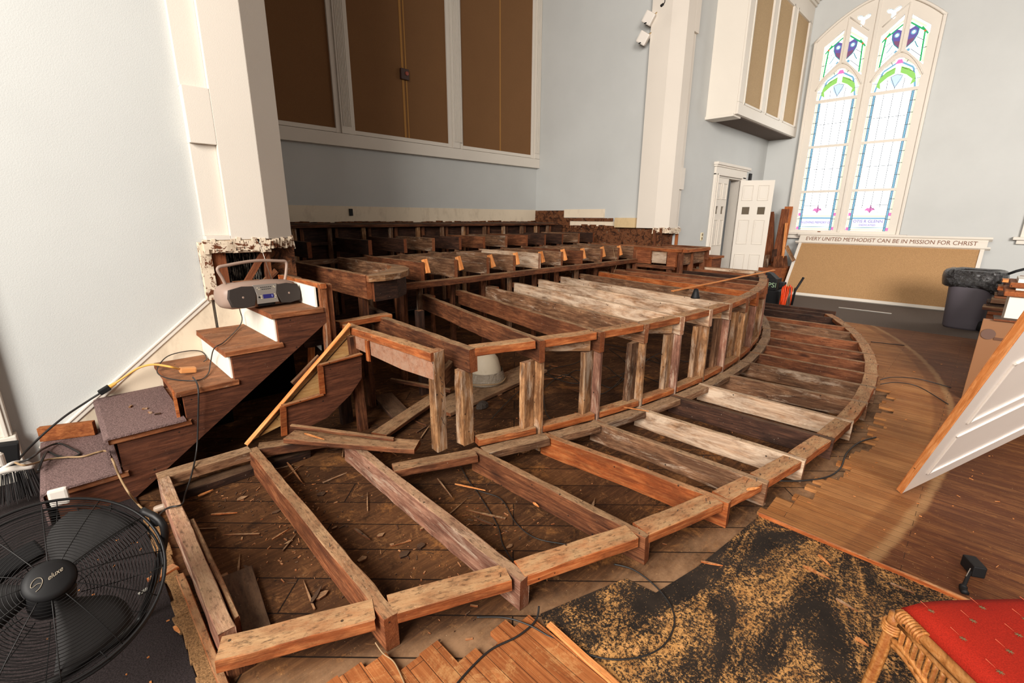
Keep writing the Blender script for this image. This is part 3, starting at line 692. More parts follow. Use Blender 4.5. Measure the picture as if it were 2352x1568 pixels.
strip('cream_border',cream,.035,GC,-.015);strip('blue_border',blue,.03,GB,-.013);strip('green_border',green,.026,GG,-.012);strip('teal_line',teal,.014,GT,-.0095)
strip('lead_lines',lead,.010,LEAD,-.011)
for t_ in tf:
    n=len(t_);strip('trefoil_line',[(t_[i],t_[(i+1)%n]) for i in range(n)],.018,GT,-.012)
tag(MB().box((11.90,2.62,1.30),(.02,.06,.02),None,.003).build('sash_lift',W['brown']),'small brown sash lift on the bottom rail of the stained glass window','sash lift')

# ================================================================== STAGE FRAMING
def P(phi,R,z): return Vector((CX+R*math.sin(phi),CY-R*math.cos(phi),z))
def phi_of(x,R): return math.asin((x-CX)/R)
def nails(parent,pts,n=1):
    mb=MB()
    for p in pts:
        p=Vector(p);d=Vector((rnd.uniform(-.5,.5),rnd.uniform(-.5,.5),1)).normalized();mb.tube([p-d*.01,p+d*rnd.uniform(.006,.018)],.0015,5)
    return mb.build('bent_nails',BLACKM,parent,kind='stuff')
# ---- low platform
ZL=.15
lo=thing('platform_frame',(4.35,.5,0),'low curved timber platform frame, open joists lying on the subfloor, nearest the camera','stage framing')
jx=[.67,1.155,1.75,2.30,2.64,3.07,3.52,3.95,4.46,4.92,5.34,5.76,6.17,6.68,7.19,7.53,8.10,8.42]
bx=[.70,1.08,1.713,2.19,2.60,3.046,3.476,3.916,4.344,4.90,5.32,5.74,6.15,6.66,7.17,7.51,8.10,8.42]
jx=[x-.021 if k<9 else x for k,x in enumerate(jx)];bx=[.685,1.172]+[x-.018 for x in bx[2:]]
tones=['red','pink','brown','orange','dim','pale','dark','pale','dim','dim','red','red','brown','red','dim','red','dark','dark']
JW=.046
mats_lo=[]
for k,(x,b_,tn) in enumerate(zip(jx,bx,tones)):
    y0=arcY(x,RO)-.008
    y1=3.03 if k==0 else (2.72 if k==1 else arcY(b_,RI)+.10)
    xb=b_
    beam('joist',(x,y0,ZL),(xb,y1,ZL),JW+(.01 if k<2 else 0),.147,W[tn],lo,rough=.0028)
# left end joist in two worn lengths and back rail
beam('end_joist',(.203,1.64,ZL-.002),(.222,3.0,ZL),.056,.147,W['pink'],lo,rough=.0035)
beam('end_joist',(.247,1.70,ZL-.02),(.256,2.5,ZL-.022),.02,.11,W['red'],lo)
beam('post',(.215,1.57,.0),(.215,1.57,ZL-.055),.09,.045,W['brown'],lo,up=(0,-1,0))
edges=[.215]+jx
for k in range(len(edges)-1):
    a,b=edges[k],edges[k+1]
    if b-a<.12: continue
    R=RO-.052
    pa=P(phi_of(a+.024,R),R,ZL);pb=P(phi_of(b-.024,R),R,ZL)
    if k==0: pa=Vector((.165,1.575,ZL));pb=Vector((jx[0]-.026,arcY(jx[0]-.02,R),ZL))
    beam('rim_block',pa,pb,.104,.052,W['rim'],lo,rough=.0025)
ie=bx[2:]
for k in range(len(ie)-1):
    if ie[k+1]-ie[k]<.12: continue
    R=RI-.045
    beam('ledger_block',P(phi_of(ie[k]+.022,R),R,ZL),P(phi_of(ie[k+1]-.022,R),R,ZL),.095,.05,W['dim'],lo,rough=.003)
R=RI-.045
beam('ledger_block',P(phi_of(1.205,R),R,ZL),P(phi_of(1.67,R),R,ZL),.095,.05,W['brown'],lo,rough=.003)
beam('back_rail',(.20,3.045,ZL),(.67,3.03,ZL),.095,.06,W['dim'],lo,rough=.0035)
beam('back_rail',(.72,3.03,ZL),(1.10,2.86,ZL),.095,.06,W['brown'],lo,rough=.0035)
beam('sole_plate',(.24,3.0,.055),(1.0,2.98,.05),.09,.05,W['dark'],lo,rough=.003)
beam('end_joist',(8.71,1.50,ZL),(8.71,2.75,ZL),.045,.147,W['dark'],lo)
nails(lo,[P(phi_of(x+rnd.uniform(-.2,.2),RO-.05),RO-.05+rnd.uniform(-.03,.03),ZL) for x in [rnd.uniform(1,7.8) for _ in range(46)]]+[(x,arcY(x,RO)+rnd.uniform(.3,.9),ZL) for x in jx[:6]])
# ---- upper platform
ZU=.80
up=thing('platform_frame',(4.35,2.2,0),'waist-high curved timber platform frame on a row of posts behind the low platform','stage framing')
ux=[1.71,2.16,2.64,3.09,3.54,4.00,4.43,4.91,5.36,5.92,6.32,6.72,7.08,7.50]
ub=[1.79,2.64,3.10,3.50,3.96,4.40,4.84,5.28,5.72,6.10,6.45,6.85,7.20,7.55]
ut=['brown','brown','red','dim','pale','pale','pale','dim','orange','red','red','dark','red','pale']
for k,(x,b_,tn) in enumerate(zip(ux,ub,ut)):
    y0=arcY(x,RU)-.008; y1=3.36 if k==0 else 3.95
    if k>=11: y1=3.3
    beam('joist',(x,y0,ZU),(b_,y1,ZU),JW+(.012 if k==0 else 0),.15,W[tn],up,rough=.0028)
for k in range(len(ux)-1):
    R=RU-.05
    beam('rim_block',P(phi_of(ux[k]+.024,R),R,ZU),P(phi_of(ux[k+1]-.024,R),R,ZU),.10,.052,W['rim'],up,rough=.0025)
for k,x in enumerate(ux):
    y0=arcY(x,RU)
    ph=phi_of(x,RU)
    # broad post under the joist, narrow stud beside it reaching the floor
    q=P(phi_of(x-.035,RU-.05),RU-.05,0)
    zt=ZU-.15
    if k==0:
        beam('post',(x-.005,y0+.045,.15),(x-.005,y0+.045,zt),.088,.075,W['post'],up,up=(0,-1,0),rough=.003)
    elif x<6.5:
        beam('post',(x-.048,y0+.055,.0),(x-.048,y0+.055,zt),.098,.045,W['post' if k%3 else 'dim'],up,up=(0,-1,0),rough=.003)
        beam('stud',(x+.018,y0-.002,.0),(x+.018,y0-.002,zt),.03,.085,W['post' if k%2 else 'pink'],up,up=(0,-1,0),rough=.002)
    else:
        beam('post',(x,y0+.05,.0),(x,y0+.05,zt),.09,.045,W['dim'],up,up=(0,-1,0),rough=.003)
    if k>0 and k%2==0 and x<6:   # short cleat behind the end
        beam('cleat',(x-.05,y0+.06,ZU-.055),(x-.30,y0+.28,ZU-.055),.03,.085,W['post'],up)
for k in range(len(ux)-1):
    if ux[k]>6.6: continue
    R=RU-.04
    beam('bottom_rail',P(phi_of(ux[k]+.045,R),R,.185),P(phi_of(ux[k+1]-.01,R),R,.185),.085,.045,W['orange' if k%2 else 'rim'],up,rough=.0025)
# left corner portal of the upper platform: header with plaster board face, post, crossing rail
beam('header',(1.462,3.22,.80),(1.512,2.17,.80),.075,.055,W['rim'],up,rough=.003)
HB=wood('plaster_stained_board',(130,84,62),(176,132,106),(204,168,144),.2,white=.8,age=.3)
mb=MB().prism([(1.432,3.20,.745),(1.487,2.17,.745),(1.487,2.17,.63),(1.472,2.5,.62),(1.432,3.20,.66)],(.03,0,0));mb.build('header_face_board',HB,up)
beam('cleat',(1.425,2.87,.75),(1.425,2.87,.60),.035,.02,W['orange'],up,up=(-1,0,0))
beam('post',(1.53,2.16,.15),(1.53,2.16,.80),.075,.07,W['post'],up,up=(0,-1,0),rough=.003)
mb=MB()
for i,z in enumerate((.66,.63,.60,.56,.52,.44,.40,.37)): mb.tube([(1.50+.008*(i%3),2.12,z),(1.485+.01*(i%2),2.085,z+rnd.uniform(-.012,.012))],.0017,5)
mb.build('nails',BLACKM,up,kind='stuff')
beam('cross_block',(1.57,2.20,.66),(1.78,2.32,.70),.04,.10,W['dim'],up)
beam('post',(1.45,3.05,.0),(1.43,3.05,.745),.07,.05,W['brown'],up,up=(0,-1,0))
beam('post',(1.42,3.26,.0),(1.42,3.26,.74),.09,.05,W['dark'],up,up=(0,-1,0))
beam('top_rail',(1.42,3.28,.815),(1.86,3.30,.815),.085,.045,W['rim'],up,rough=.003)
beam('side_rail',(1.86,3.30,.80),(1.95,3.95,.80),.05,.14,W['dark'],up)
beam('top_rail',(1.16,3.30,.79),(1.43,3.28,.80),.05,.13,W['dark'],up,rough=.003)
beam('post',(2.20,3.35,.0),(2.20,3.35,.78),.07,.05,W['dark'],up,up=(0,-1,0))
# right end board of the upper platform
beam('end_joist',(7.62,2.30,ZU),(7.62,3.25,ZU),.05,.15,W['dim'],up)
nails(up,[P(phi_of(x,RU-.05),RU-.05,ZU) for x in [rnd.uniform(1.8,6.5) for _ in range(16)]]+[(rnd.choice(ux[1:8]),rnd.uniform(2.3,3.6),ZU) for _ in range(14)])
# ---- choir tiers
def tier(label,Y0,Y1,Zt,xs,front,dep=.185,tn=None,wpost=.045):
    t=thing('choir_tier_frame',(4.4,Y0,0),label,'choir tier framing')
    for k,x in enumerate(xs):
        m=tn[k%len(tn)]
        beam('joist',(x,Y0,Zt),(x,Y1,Zt),.046,dep,W[m],t,rough=.0025)
        if front: beam('post',(x+.005,Y0+.06,0.02),(x+.005,Y0+.06,Zt-dep),wpost,.05,W['dim' if k%3==0 else 'brown'],t,up=(0,-1,0))
    return t
ax=[2.615,3.04,3.497,3.912,4.36,4.80,5.237,5.705,6.148,6.60]
YA,YBt,YC=3.93,5.05,5.90
tA=tier('lowest choir tier frame, joists ending in small orange blocks above a long horizontal beam',YA,5.06,1.13,ax,True,.19,['brown','dim','dim','dim','pale','dim'])
beam('front_beam',(2.30,YA-.045,.945),(6.75,YA-.045,.945),.09,.06,W['brown'],tA,rough=.003)
for k,x in enumerate(ax[:-1]):
    beam('nailing_block',(x+.055,YA+.02,1.155+(k%2)*.005),(x+.070+.01*(k%3),YA-.01,1.02),.05,.04,W['fresh'],tA,up=(0,-1,0),rough=.001)
    beam('notch_block',(x+.05,YA+.05,.80),(x+.05,YA-.10,.80),.05,.06,W['brown'],tA)
bxs=[2.66,3.13,3.55,3.99,4.42,4.86,5.30,5.73,6.17,6.62,7.05]
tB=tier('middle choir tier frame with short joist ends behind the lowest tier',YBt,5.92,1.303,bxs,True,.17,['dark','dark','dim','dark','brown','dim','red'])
beam('front_beam',(1.5,YBt-.02,1.115),(7.3,YBt-.02,1.115),.04,.05,W['dim'],tB)
cxs=[2.13,2.567,3.034,3.444,3.894,4.332,4.748,5.198,5.626,6.076,6.45,6.78]
tC=thing('choir_tier_frame',(4.4,YC,0),'top choir tier frame of dark studs under the cream band of the niche back wall','choir tier framing')
beam('top_rail',(1.4,YC,1.462),(6.95,YC,1.462),.10,.035,W['brown'],tC,rough=.003)
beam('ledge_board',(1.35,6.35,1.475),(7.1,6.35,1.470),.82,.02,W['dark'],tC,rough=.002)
for k,x in enumerate(cxs):
    beam('stud',(x,YC,.3),(x,YC,1.43),.055,.045,W['dim' if k%2 else 'post'],tC,up=(0,-1,0))
    beam('stud',(x+.10,YC+.03,.3),(x+.10,YC+.03,1.43),.045,.045,W['brown'],tC,up=(0,-1,0))
beam('bottom_rail',(1.4,YC+.03,1.25),(7.2,YC+.03,1.25),.04,.04,W['dark'],tC)
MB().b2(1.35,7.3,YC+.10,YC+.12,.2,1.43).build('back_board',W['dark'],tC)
# ---- landings either side
def landing(label,f,tn):
    t=thing('landing_frame',(f(1.9),3.5,0),label,'landing framing')
    zz=1.13
    beam('joist',(f(1.715),3.32,zz),(f(1.72),5.05,zz),.046,.19,W[tn[0]],t,rough=.003)
    return t
L=landing('round-nosed landing frame of the choir tiers standing beside the top of the stairs',lambda x:x,['brown'])
beam('joist',(2.27,3.95,1.13),(2.27,5.05,1.13),.046,.19,W['dim'],L,rough=.003)
ol=[(1.69,3.27),(1.82,3.25),(1.98,3.30),(2.13,3.42),(2.24,3.57),(2.31,3.75),(2.33,3.98),(2.25,3.98),(2.20,3.80),(2.10,3.66),(1.96,3.52),(1.80,3.40),(1.70,3.36)]
MB().prism([(x,y,1.128) for x,y in ol],(0,0,-.045)).build('curved_header',W['post'],L)
ol2=[(1.74,3.29),(1.97,3.33),(2.12,3.45),(2.22,3.60),(2.28,3.78),(2.30,3.98),(2.28,3.98),(2.25,3.78),(2.19,3.62),(2.10,3.48),(1.95,3.36),(1.74,3.32)]
MB().prism([(x,y,1.083) for x,y in ol2],(0,0,-.16)).build('bent_apron',W['dark'],L)
beam('post',(1.73,3.42,0),(1.73,3.42,.94),.045,.09,W['brown'],L,up=(0,-1,0))
beam('post',(2.20,3.66,0),(2.20,3.66,.93),.05,.05,W['brown'],L,up=(0,-1,0))
beam('post',(2.33,3.92,0),(2.31,3.90,.93),.035,.05,W['brown'],L,up=(0,-1,0))
beam('joist',(1.30,3.62,1.12),(1.31,5.9,1.12),.045,.19,W['dark'],L)
beam('joist',(1.98,5.10,1.30),(1.98,5.9,1.30),.045,.17,W['dark'],L)
beam('side_rail',(1.5,3.5,.62),(1.75,4.6,.62),.04,.09,W['dim'],L)
R_=landing('square landing frame with short red-brown blocks at the right end of the choir tiers',lambda x:8.72-x-.38,['dim'])
g=lambda px,py:at(px,py,Z=1.13)
beam('header',(6.64,3.96,1.13),(6.60,3.12,1.13),.09,.05,W['rim'],R_,rough=.003)
beam('header',(6.60,3.10,1.13),(7.45,3.12,1.13),.09,.05,W['rim'],R_,rough=.003)
beam('joist',(7.45,3.10,1.13),(7.50,3.93,1.13),.05,.20,W['red'],R_)
beam('joist',(6.95,3.14,1.13),(6.95,5.0,1.13),.05,.19,W['red'],R_)
mb=0
beam('block',(6.60,3.90,1.08),(6.59,3.62,1.08),.035,.20,W['reddark'],R_)
beam('block',(6.60,3.60,1.07),(6.59,3.36,1.07),.035,.17,W['pale'],R_)
beam('block',(6.585,3.34,1.08),(6.575,3.20,1.08),.045,.22,W['reddark'],R_)
beam('face_board',(6.62,3.13,.90),(7.42,3.14,.90),.03,.0,W['dim'],R_) if False else None
beam('face_board',(6.66,3.16,1.06),(6.93,3.16,1.06),.03,.17,W['dim'],R_)
beam('face_board',(7.0,3.16,1.06),(7.42,3.16,1.06),.03,.17,W['dim'],R_)
for x,y in ((6.60,3.86),(6.60,3.28),(6.62,3.12),(6.96,3.12),(7.43,3.14),(7.46,3.85)): beam('post',(x,y,0),(x,y,1.08),.05,.07,W['red'],R_,up=(0,-1,0))
beam('rail',(6.60,3.92,.87),(6.58,3.22,.87),.04,.05,W['brown'],R_)
b_=thing('step_box',(7.75,3.4,0),'narrow brown step box in front of the white door','step')
MB().b2(7.62,8.0,3.1,3.8,0,.93,.004).build('carcass',W['reddark'],b_);MB().b2(7.60,8.03,3.07,3.83,.93,.965,.004).build('tread',W['stain'],b_)
# ================================================================== STAIRCASE
st=thing('staircase',(.5,3.5,0),'steep wooden staircase against the left wall, two lowest treads covered in mauve carpet','stairs')
lv=[.19,.396,.579,.766,.96,1.11]; nx=[-.242,.041,.37,.648,.935,1.275]
YS0,YS1=3.135,3.908
za=at(448,1017,Y=3.15);zb_=at(723,764,Y=3.15);sl=(zb_.z-za.z)/(zb_.x-za.x)
zz=lambda x:za.z+(x-za.x)*sl
pp=[(-.215,0.0),(-.215,lv[0]-.036)]
for i in range(1,5): pp+=[(nx[i]+.028,lv[i-1]-.036),(nx[i]+.028,lv[i]-.036)]
pp+=[(1.285,lv[4]-.036),(1.285,zz(1.285)),(za.x-za.z/sl,0.0)]
MB().prism([(x,3.148,z) for x,z in pp],(0,.036,0)).build('stringer',W['stringer'],st)
MB().prism([(x,3.875,z) for x,z in pp],(0,.03,0)).build('stringer',W['stringer'],st)
for i in range(5):
    beam('tread',(nx[i]-.004,(YS0+YS1)/2,lv[i]),(nx[i+1]+.045 if i<4 else 1.27,(YS0+YS1)/2,lv[i]),YS1-YS0,.034,W['tread'],st,rough=.001)
for i in (3,4): MB().b2(nx[i]+.018,nx[i]+.034,3.185,YS1,lv[i-1],lv[i]-.034,.002).build('riser',RISER,st,label='chipped white riser')
MB().b2(1.235,1.25,3.185,3.7,lv[4],1.10,.002).build('riser',RISER,st,label='chipped white riser')
o=MB().box((nx[2]+.05,3.53,.49),(.018,.70,.165),Matrix.Rotation(-.16,3,'Z'),.002).build('riser',W['stain'],st,label='loose orange riser board')
MB().b2(nx[1]+.02,nx[1]+.035,3.185,YS1,lv[0],lv[1]-.034).build('riser',W['dark'],st)
MB().b2(nx[0]+.02,nx[0]+.035,3.185,YS1,.014,lv[0]-.034).build('riser',W['dark'],st)
# carpet wrapped over the two lowest treads
for i in (0,1):
    th=.012;x0=nx[i]-.008;x1=nx[i+1]+.02;z=lv[i]+.0015
    prof=[(x1,z),(x1,z+th),(x0+.01,z+th),(x0-.01,z+th-.006),(x0-.015,z-.012),(x0-.013,lv[i]-.15 if i else .02),(x0-.001,lv[i]-.15 if i else .02),(x0-.002,z-.01),(x0+.004,z)]
    MB().prism([(x,YS0-.012,zz_) for x,zz_ in prof],(0,YS1-YS0+.008,0)).build('carpet_cover',MAUVE,st)
beam('nosing_strip',(1.285,3.14,1.125),(1.25,3.86,1.125),.04,.035,W['orange'],st,rough=.003)
beam('newel_board',(1.285,3.15,.60),(1.285,3.15,1.115),.05,.03,W['tread'],st,up=(0,-1,0))
beam('newel_board',(1.335,3.17,.30),(1.335,3.17,1.11),.045,.03,W['brown'],st,up=(0,-1,0))
# upper cream backing beside the treads
struct('trim_12',MB().b2(.79,.98,3.90,3.912,.60,.96),CREAM,center=False)
# --- remains of the second stair
o=MB().prism([at(x,y,Y=3.0) for x,y in ((650,932),(652,1000),(700,985),(753,958),(806,905),(831,868),(830,812),(735,838),(741,905))],(0,.035,0)).build('stair_stringer',W['stringer'])
tag(o,'dark notched stair stringer leaning beside the left post of the waist-high platform','stair stringer')
MBt=MB()
for a,b in (((650,932),(741,905)),((735,838),(830,812)),((650,932),(653,1000)),((735,838),(741,905))):
    p,q=at(*a,Y=2.995),at(*b,Y=2.995);MBt.bar(p,q,.036,.010,(0,-1,0) if abs(p.z-q.z)>.05 else (0,0,1))
MBt.build('sawn_edge',W['orange'],o)
o=thing('plywood_sheet',at(690,900,Y=3.10),'tan plywood offcut with long orange diagonal edge, propped behind the notched stringer','plywood')
MB().prism([at(x,y,Y=3.09) for x,y in ((565,1018),(803,745),(808,812),(752,835),(752,930),(690,955))],(0,.02,0)).build('sheet',W['ply'],o)
beam('edge',at(564,1020,Y=3.07),at(803,742,Y=3.07),.03,.012,W['fresh'],o,up=(-.4,-.3,.8))
beam('crack_line',at(596,1002,Y=3.085),at(803,770,Y=3.085),.004,.004,W['dark'],o,up=(0,-1,0))
o=thing('stair_stringer',(1.25,3.4,.4),'dark stepped stringer remains with a white end strip, behind the tan plywood offcut','stair stringer')
MB().prism([at(x,y,Y=3.32) for x,y in ((712,795),(735,797),(737,760),(800,744),(800,860),(712,870))],(0,.03,0)).build('board',W['dark'],o)
MB().prism([at(x,y,Y=3.29) for x,y in ((727,754),(737,752),(739,805),(729,796))],(0,.02,0)).build('end_strip',RISER,o)
beam('riser_edge',at(716,798,Y=3.3),at(716,838,Y=3.3),.05,.02,W['orange'],o,up=(0,-1,0))
tag(beam('loose_stick',at(668,878,Y=3.15),at(730,815,Y=3.15),.03,.025,W['brown']),'short brown stick poking out left of the tan plywood offcut','stick')
# --- loose boards
def loose(a,b,w,h,mat,label,cat='board',name='loose_board',up=(0,0,1)): 
    return tag(beam(name,a,b,w,h,W[mat],None,up=up,rough=.002),label,cat)
loose(at(664,997,Z=.205),at(958,1020,Z=.19),.13,.032,'brown','thick dirty board lying across the back of the low platform','board')
loose(at(668,975,Z=.30),at(905,1005,Z=.215),.03,.02,'brown','thin dark lath tilted above the thick dirty board')
loose(at(870,995,Z=.07),at(1012,900,Z=.07),.13,.03,'red','brown board lying on the subfloor left of the plastic wrapped dome')
loose(at(880,905,Z=.06),at(930,960,Z=.06),.16,.03,'dark','short dark board in the shade under the waist-high platform')
loose(at(898,868,Z=.16),at(1035,893,Z=.14),.03,.03,'brown','thin batten running behind the left posts')
loose(at(1005,938,Z=.045),at(1230,842,Z=.045),.30,.03,'dim','wide ragged grey board under the plastic wrapped dome')
loose(at(985,900,Z=.20),at(985,870,Z=.24),.05,.03,'brown','stub of wood between the two corner posts') if False else None
loose(at(545,1310,Z=.028),at(585,1460,Z=.028),.12,.02,'dark','wide dark board on the subfloor inside the front left bay',)
loose(at(505,1320,Z=.026),at(560,1475,Z=.026),.06,.02,'red','narrow brown board beside the wide dark board in the front left bay')
loose(at(1545,667,Z=.825),at(1778,619,Z=.84),.035,.012,'fresh','long pale split lath lying across the joists of the waist-high platform','lath')
loose(at(345,1330,Z=.035),at(405,1296,Z=.03),.05,.02,'orange','short orange offcut between the fan and the carpet pad','offcut','wood_offcut')
loose((1.135,.93,.03),(1.06,-.25,.028),.028,.014,'fresh','long pale splintered strip on the black tar paper at the lower edge','wood strip')
loose((2.494,.60,.024),(2.50,-3.0,.024),.012,.022,'orange','long orange tongue edge of the strip flooring beside the tar paper','wood strip')
# wooden block on the first carpeted tread
a=at(96,1012,Z=.206);b=at(222,996,Z=.206)
o=tag(MB().bar(a+Vector((0,0,.045)),b+Vector((0,0,.045)),.04,.09,(0,0,1),.003).build('wood_block',W['stain']),'orange wooden block standing on edge on the lowest carpeted tread','wood block')
# splinters
spl=[((1045,1112),(1115,1127),.02,'fresh'),((660,1063),(695,1110),.02,'orange'),((652,1100),(690,1072),.02,'orange'),((485,1182),(545,1178),.02,'orange'),((1225,1155),(1238,1165),.03,'fresh'),((1005,1100),(1040,1145),.02,'dim'),
 ((700,996),(745,1010),.215,'fresh'),((1485,1020),(1560,1060),.012,'orange'),((455,1140),(490,1125),.015,'fresh'),((625,1240),(665,1215),.02,'orange'),((560,1300),(585,1315),.02,'dark'),((1845,1300),(1905,1330),.006,'fresh'),((1920,1375),(1970,1405),.006,'post'),((2045,1340),(2100,1363),.03,'post'),((1880,1275),(1908,1300),.008,'fresh'),
 ((1965,1465),(1995,1485),.006,'fresh'),((1430,935),(1490,945),.165,'fresh'),((1610,1290),(1660,1300),.006,'orange'),((1715,1125),(1745,1120),.158,'fresh'),((815,1215),(850,1240),.012,'dark'),((715,1385),(740,1345),.012,'dark'),((400,1440),(415,1455),.017,'fresh')]
for (a,b,z,m) in spl:
    a=at(*a,Z=z);b=at(*b,Z=z);d=(b-a);s=Vector((-d.y,d.x,0)).normalized()
    w=rnd.uniform(.004,.010);
    mb=MB().prism([a-s*w*.6,a+d*.3-s*w,a+d*.8-s*w*.5,b,a+d*.7+s*w*.6,a+d*.2+s*w,a+s*w*.4],(0,0,.006))
    tag(mb.build('splinter',W[m]),'long thin wood splinter lying loose in the demolition mess','splinter','splinters scattered over the frames and floor')
for k in range(26):
    c_=rnd.choice(((.55,2.1),(.8,2.5),(.5,2.7),(1.0,1.5),(1.5,1.4),(.75,1.9),(2.2,2.6),(2.8,2.9)));q=Vector((c_[0]+rnd.gauss(0,.15),c_[1]+rnd.gauss(0,.22),.003))
    n_=rnd.randint(5,8);r0=rnd.uniform(.015,.035)
    mb=MB().prism([q+Vector((r0*rnd.uniform(.5,1.3)*math.cos(2*PI*i/n_),r0*rnd.uniform(.3,.8)*math.sin(2*PI*i/n_),0)) for i in range(n_)],(0,0,rnd.uniform(.003,.010)))
    tag(mb.build('bark_scrap',W[rnd.choice(('dark','dark','red','brown'))]),'small ragged brown scrap lying on the subfloor between the joists','scrap','ragged scraps on the subfloor')
for k in range(44):
    cx_,cy_,sp_=rnd.choice(((.7,2.5,.2),(1.1,2.9,.2),(1.5,2.6,.3),(1.9,2.7,.3),(2.4,3.0,.4),(3.0,2.6,.4),(.8,1.9,.25),(3.8,2.8,.4),(1.6,1.5,.2)))
    q=Vector((cx_+rnd.gauss(0,sp_),cy_+rnd.gauss(0,sp_*.7),.004+rnd.uniform(0,.006)));an=rnd.uniform(0,PI);ln=rnd.uniform(.08,.30);dd=Vector((math.cos(an),math.sin(an),0));ss=Vector((-dd.y,dd.x,0));w=rnd.uniform(.003,.009)
    mb=MB().prism([q-ss*w,q+dd*ln*.5-ss*w*.8,q+dd*ln,q+dd*ln*.4+ss*w,q+ss*w*.6],(0,0,.005))
    tag(mb.build('splinter',W[rnd.choice(('orange','brown','dark','post','red'))]),'long thin wood splinter lying loose in the demolition mess','splinter','splinters scattered over the frames and floor')
# uncountable chips and crumbs
def debris(n,region,z,mats,label,smin=.003,smax=.016):
    for k,m in enumerate(mats):
        mb=MB()
        for i in range(n):
            x,y=region()
            mb.box((x,y,z+.002),(rnd.uniform(smin,smax)*rnd.choice((1,1,2.5)),rnd.uniform(smin,smax)*.5,rnd.uniform(.001,.005)),Matrix.Rotation(rnd.uniform(0,3.14),3,'Z')@Matrix.Rotation(rnd.uniform(-.3,.3),3,'X'))
        tag(mb.build('wood_chips',W[m]),label%('orange','dark','pale')[k],'wood chips',kind='stuff')
def r1():
    if rnd.random()<.5:
        c=rnd.choice(((.55,2.1),(.8,2.5),(.5,2.7),(1.0,1.5),(1.4,1.6),(.75,2.2)));return c[0]+rnd.gauss(0,.12),c[1]+rnd.gauss(0,.2)
    while 1:
        x=rnd.uniform(.3,6);y=rnd.uniform(.6,3.8)
        if y>arcY(x,RO)+.05:return x,y
debris(420,r1,0.0,['orange','dark'],'%s wood chips and crumbs strewn over the subfloor between the joists')
def r2(): return rnd.uniform(-.35,.08),rnd.uniform(.9,3.0)
debris(45,r2,.014,['fresh'],'%s wood chips on the dark carpet beside the fan',.004,.012)
def r3(): return rnd.uniform(2.6,7.5),rnd.uniform(-.5,.5)
debris(110,r3,.0205,['fresh'],'%s wood chips on the strip flooring right of the platform',.003,.010)
for p,c in (((333,938),'post'),((345,947),'post'),((300,933),'post'),((362,950),'dark')):
    q=at(*p,Z=.415);tag(MB().box(q,(.03,.012,.01),Matrix.Rotation(rnd.uniform(0,3),3,'Z'),.002).build('wood_chip',W[c]),'small wood chip lying on the upper carpeted tread','wood chip','chips on the upper carpeted tread')
# ================================================================== CABLES
c=cable
c('power_cord',[at(549,704,Z=.985),at(552,716,X=.915),at(556,733,X=.925),at(548,752,Z=.777),at(515,785,Z=.777),at(492,800,X=.625),at(484,830,X=.63),at(478,858,Z=.587),at(455,873,Z=.587),at(405,872,Z=.587),at(368,862,Z=.59),at(362,845,Z=.60),at(385,818,Z=.62),at(430,806,Z=.63),at(462,807,Z=.61),at(475,822,Z=.59),at(468,830,Z=.59)],.0035,CORD,'thin black cord hanging from the radio and looping over the third tread')
c('extension_cable',[at(443,866,Z=.60),at(455,890,Y=3.12),at(455,960,Y=3.11),at(452,1030,Y=3.09),at(440,1090,Y=2.95),at(425,1135,Z=.10),at(418,1158,Z=.158),at(388,1165,Z=.158),at(368,1180,Z=.08),at(358,1200,Z=.03)],.0045,CORD,'black cable dropping from the yellow tap past the stringer onto the end joist')
yc=thing('yellow_extension_cord',at(330,850,Y=3.8),'yellow extension cord with black plug end, arching from the wall moulding to the third tread','extension cord')
cable('cord',[at(262,882,Y=3.86),at(285,866,Y=3.85),at(318,845,Y=3.82),at(350,837,Y=3.75),at(385,841,Z=.66),at(412,847,Z=.625)],.007,CORDY,'',parent=yc)
p,q=at(228,903,Y=3.86),at(252,888,Y=3.86);MB().bar(p,q,.035,.035,(0,0,1),.006).build('connector',BLACK,yc)
p,q=at(250,889,Y=3.86),at(266,880,Y=3.86);MB().tube([p,q],[.014,.010],10).build('plug',CORDY,yc)
p,q=at(412,850,Z=.615),at(450,848,Z=.60);MB().bar(p,q,.05,.035,(0,0,1),.008).build('triple_tap',plain('orange_tap',(206,140,84),.5),yc)
c('extension_cable',[at(228,904,Y=3.85),at(195,925,Y=3.84),at(150,955,Y=3.8),at(105,992,Y=3.75),at(70,1025,Y=3.7),at(45,1052,Y=3.6),at(36,1064,Y=3.5)],.0065,CORD,'thick black cable sagging along the stair moulding from the yellow cord to the broom')
c('extension_cable',[at(36,1064,Y=3.5),at(70,1052,Y=3.4),at(100,1030,Z=.24),at(135,1018,Z=.215),at(165,1030,Z=.212),at(183,1042,Z=.212),at(160,1050,Z=.212),at(130,1046,Z=.215),at(110,1037,Z=.22),at(100,1050,Y=3.5),at(88,1080,Y=3.4)],.006,CORD,'black cable loop lying on the lowest carpeted tread')
c('tan_cord',[at(35,1062,Y=3.4),at(60,1068,Y=3.35),at(110,1055,Z=.215),at(150,1050,Z=.214),at(190,1048,Z=.213),at(225,1038,Z=.213),at(245,1036,Z=.214),at(258,1055,Y=3.11),at(275,1095,Y=3.08),at(295,1130,Y=2.9),at(315,1155,Z=.03),at(332,1172,Z=.02)],.0055,CORDT,'tan cord crossing the lowest carpeted tread and hanging in front of the stringer')
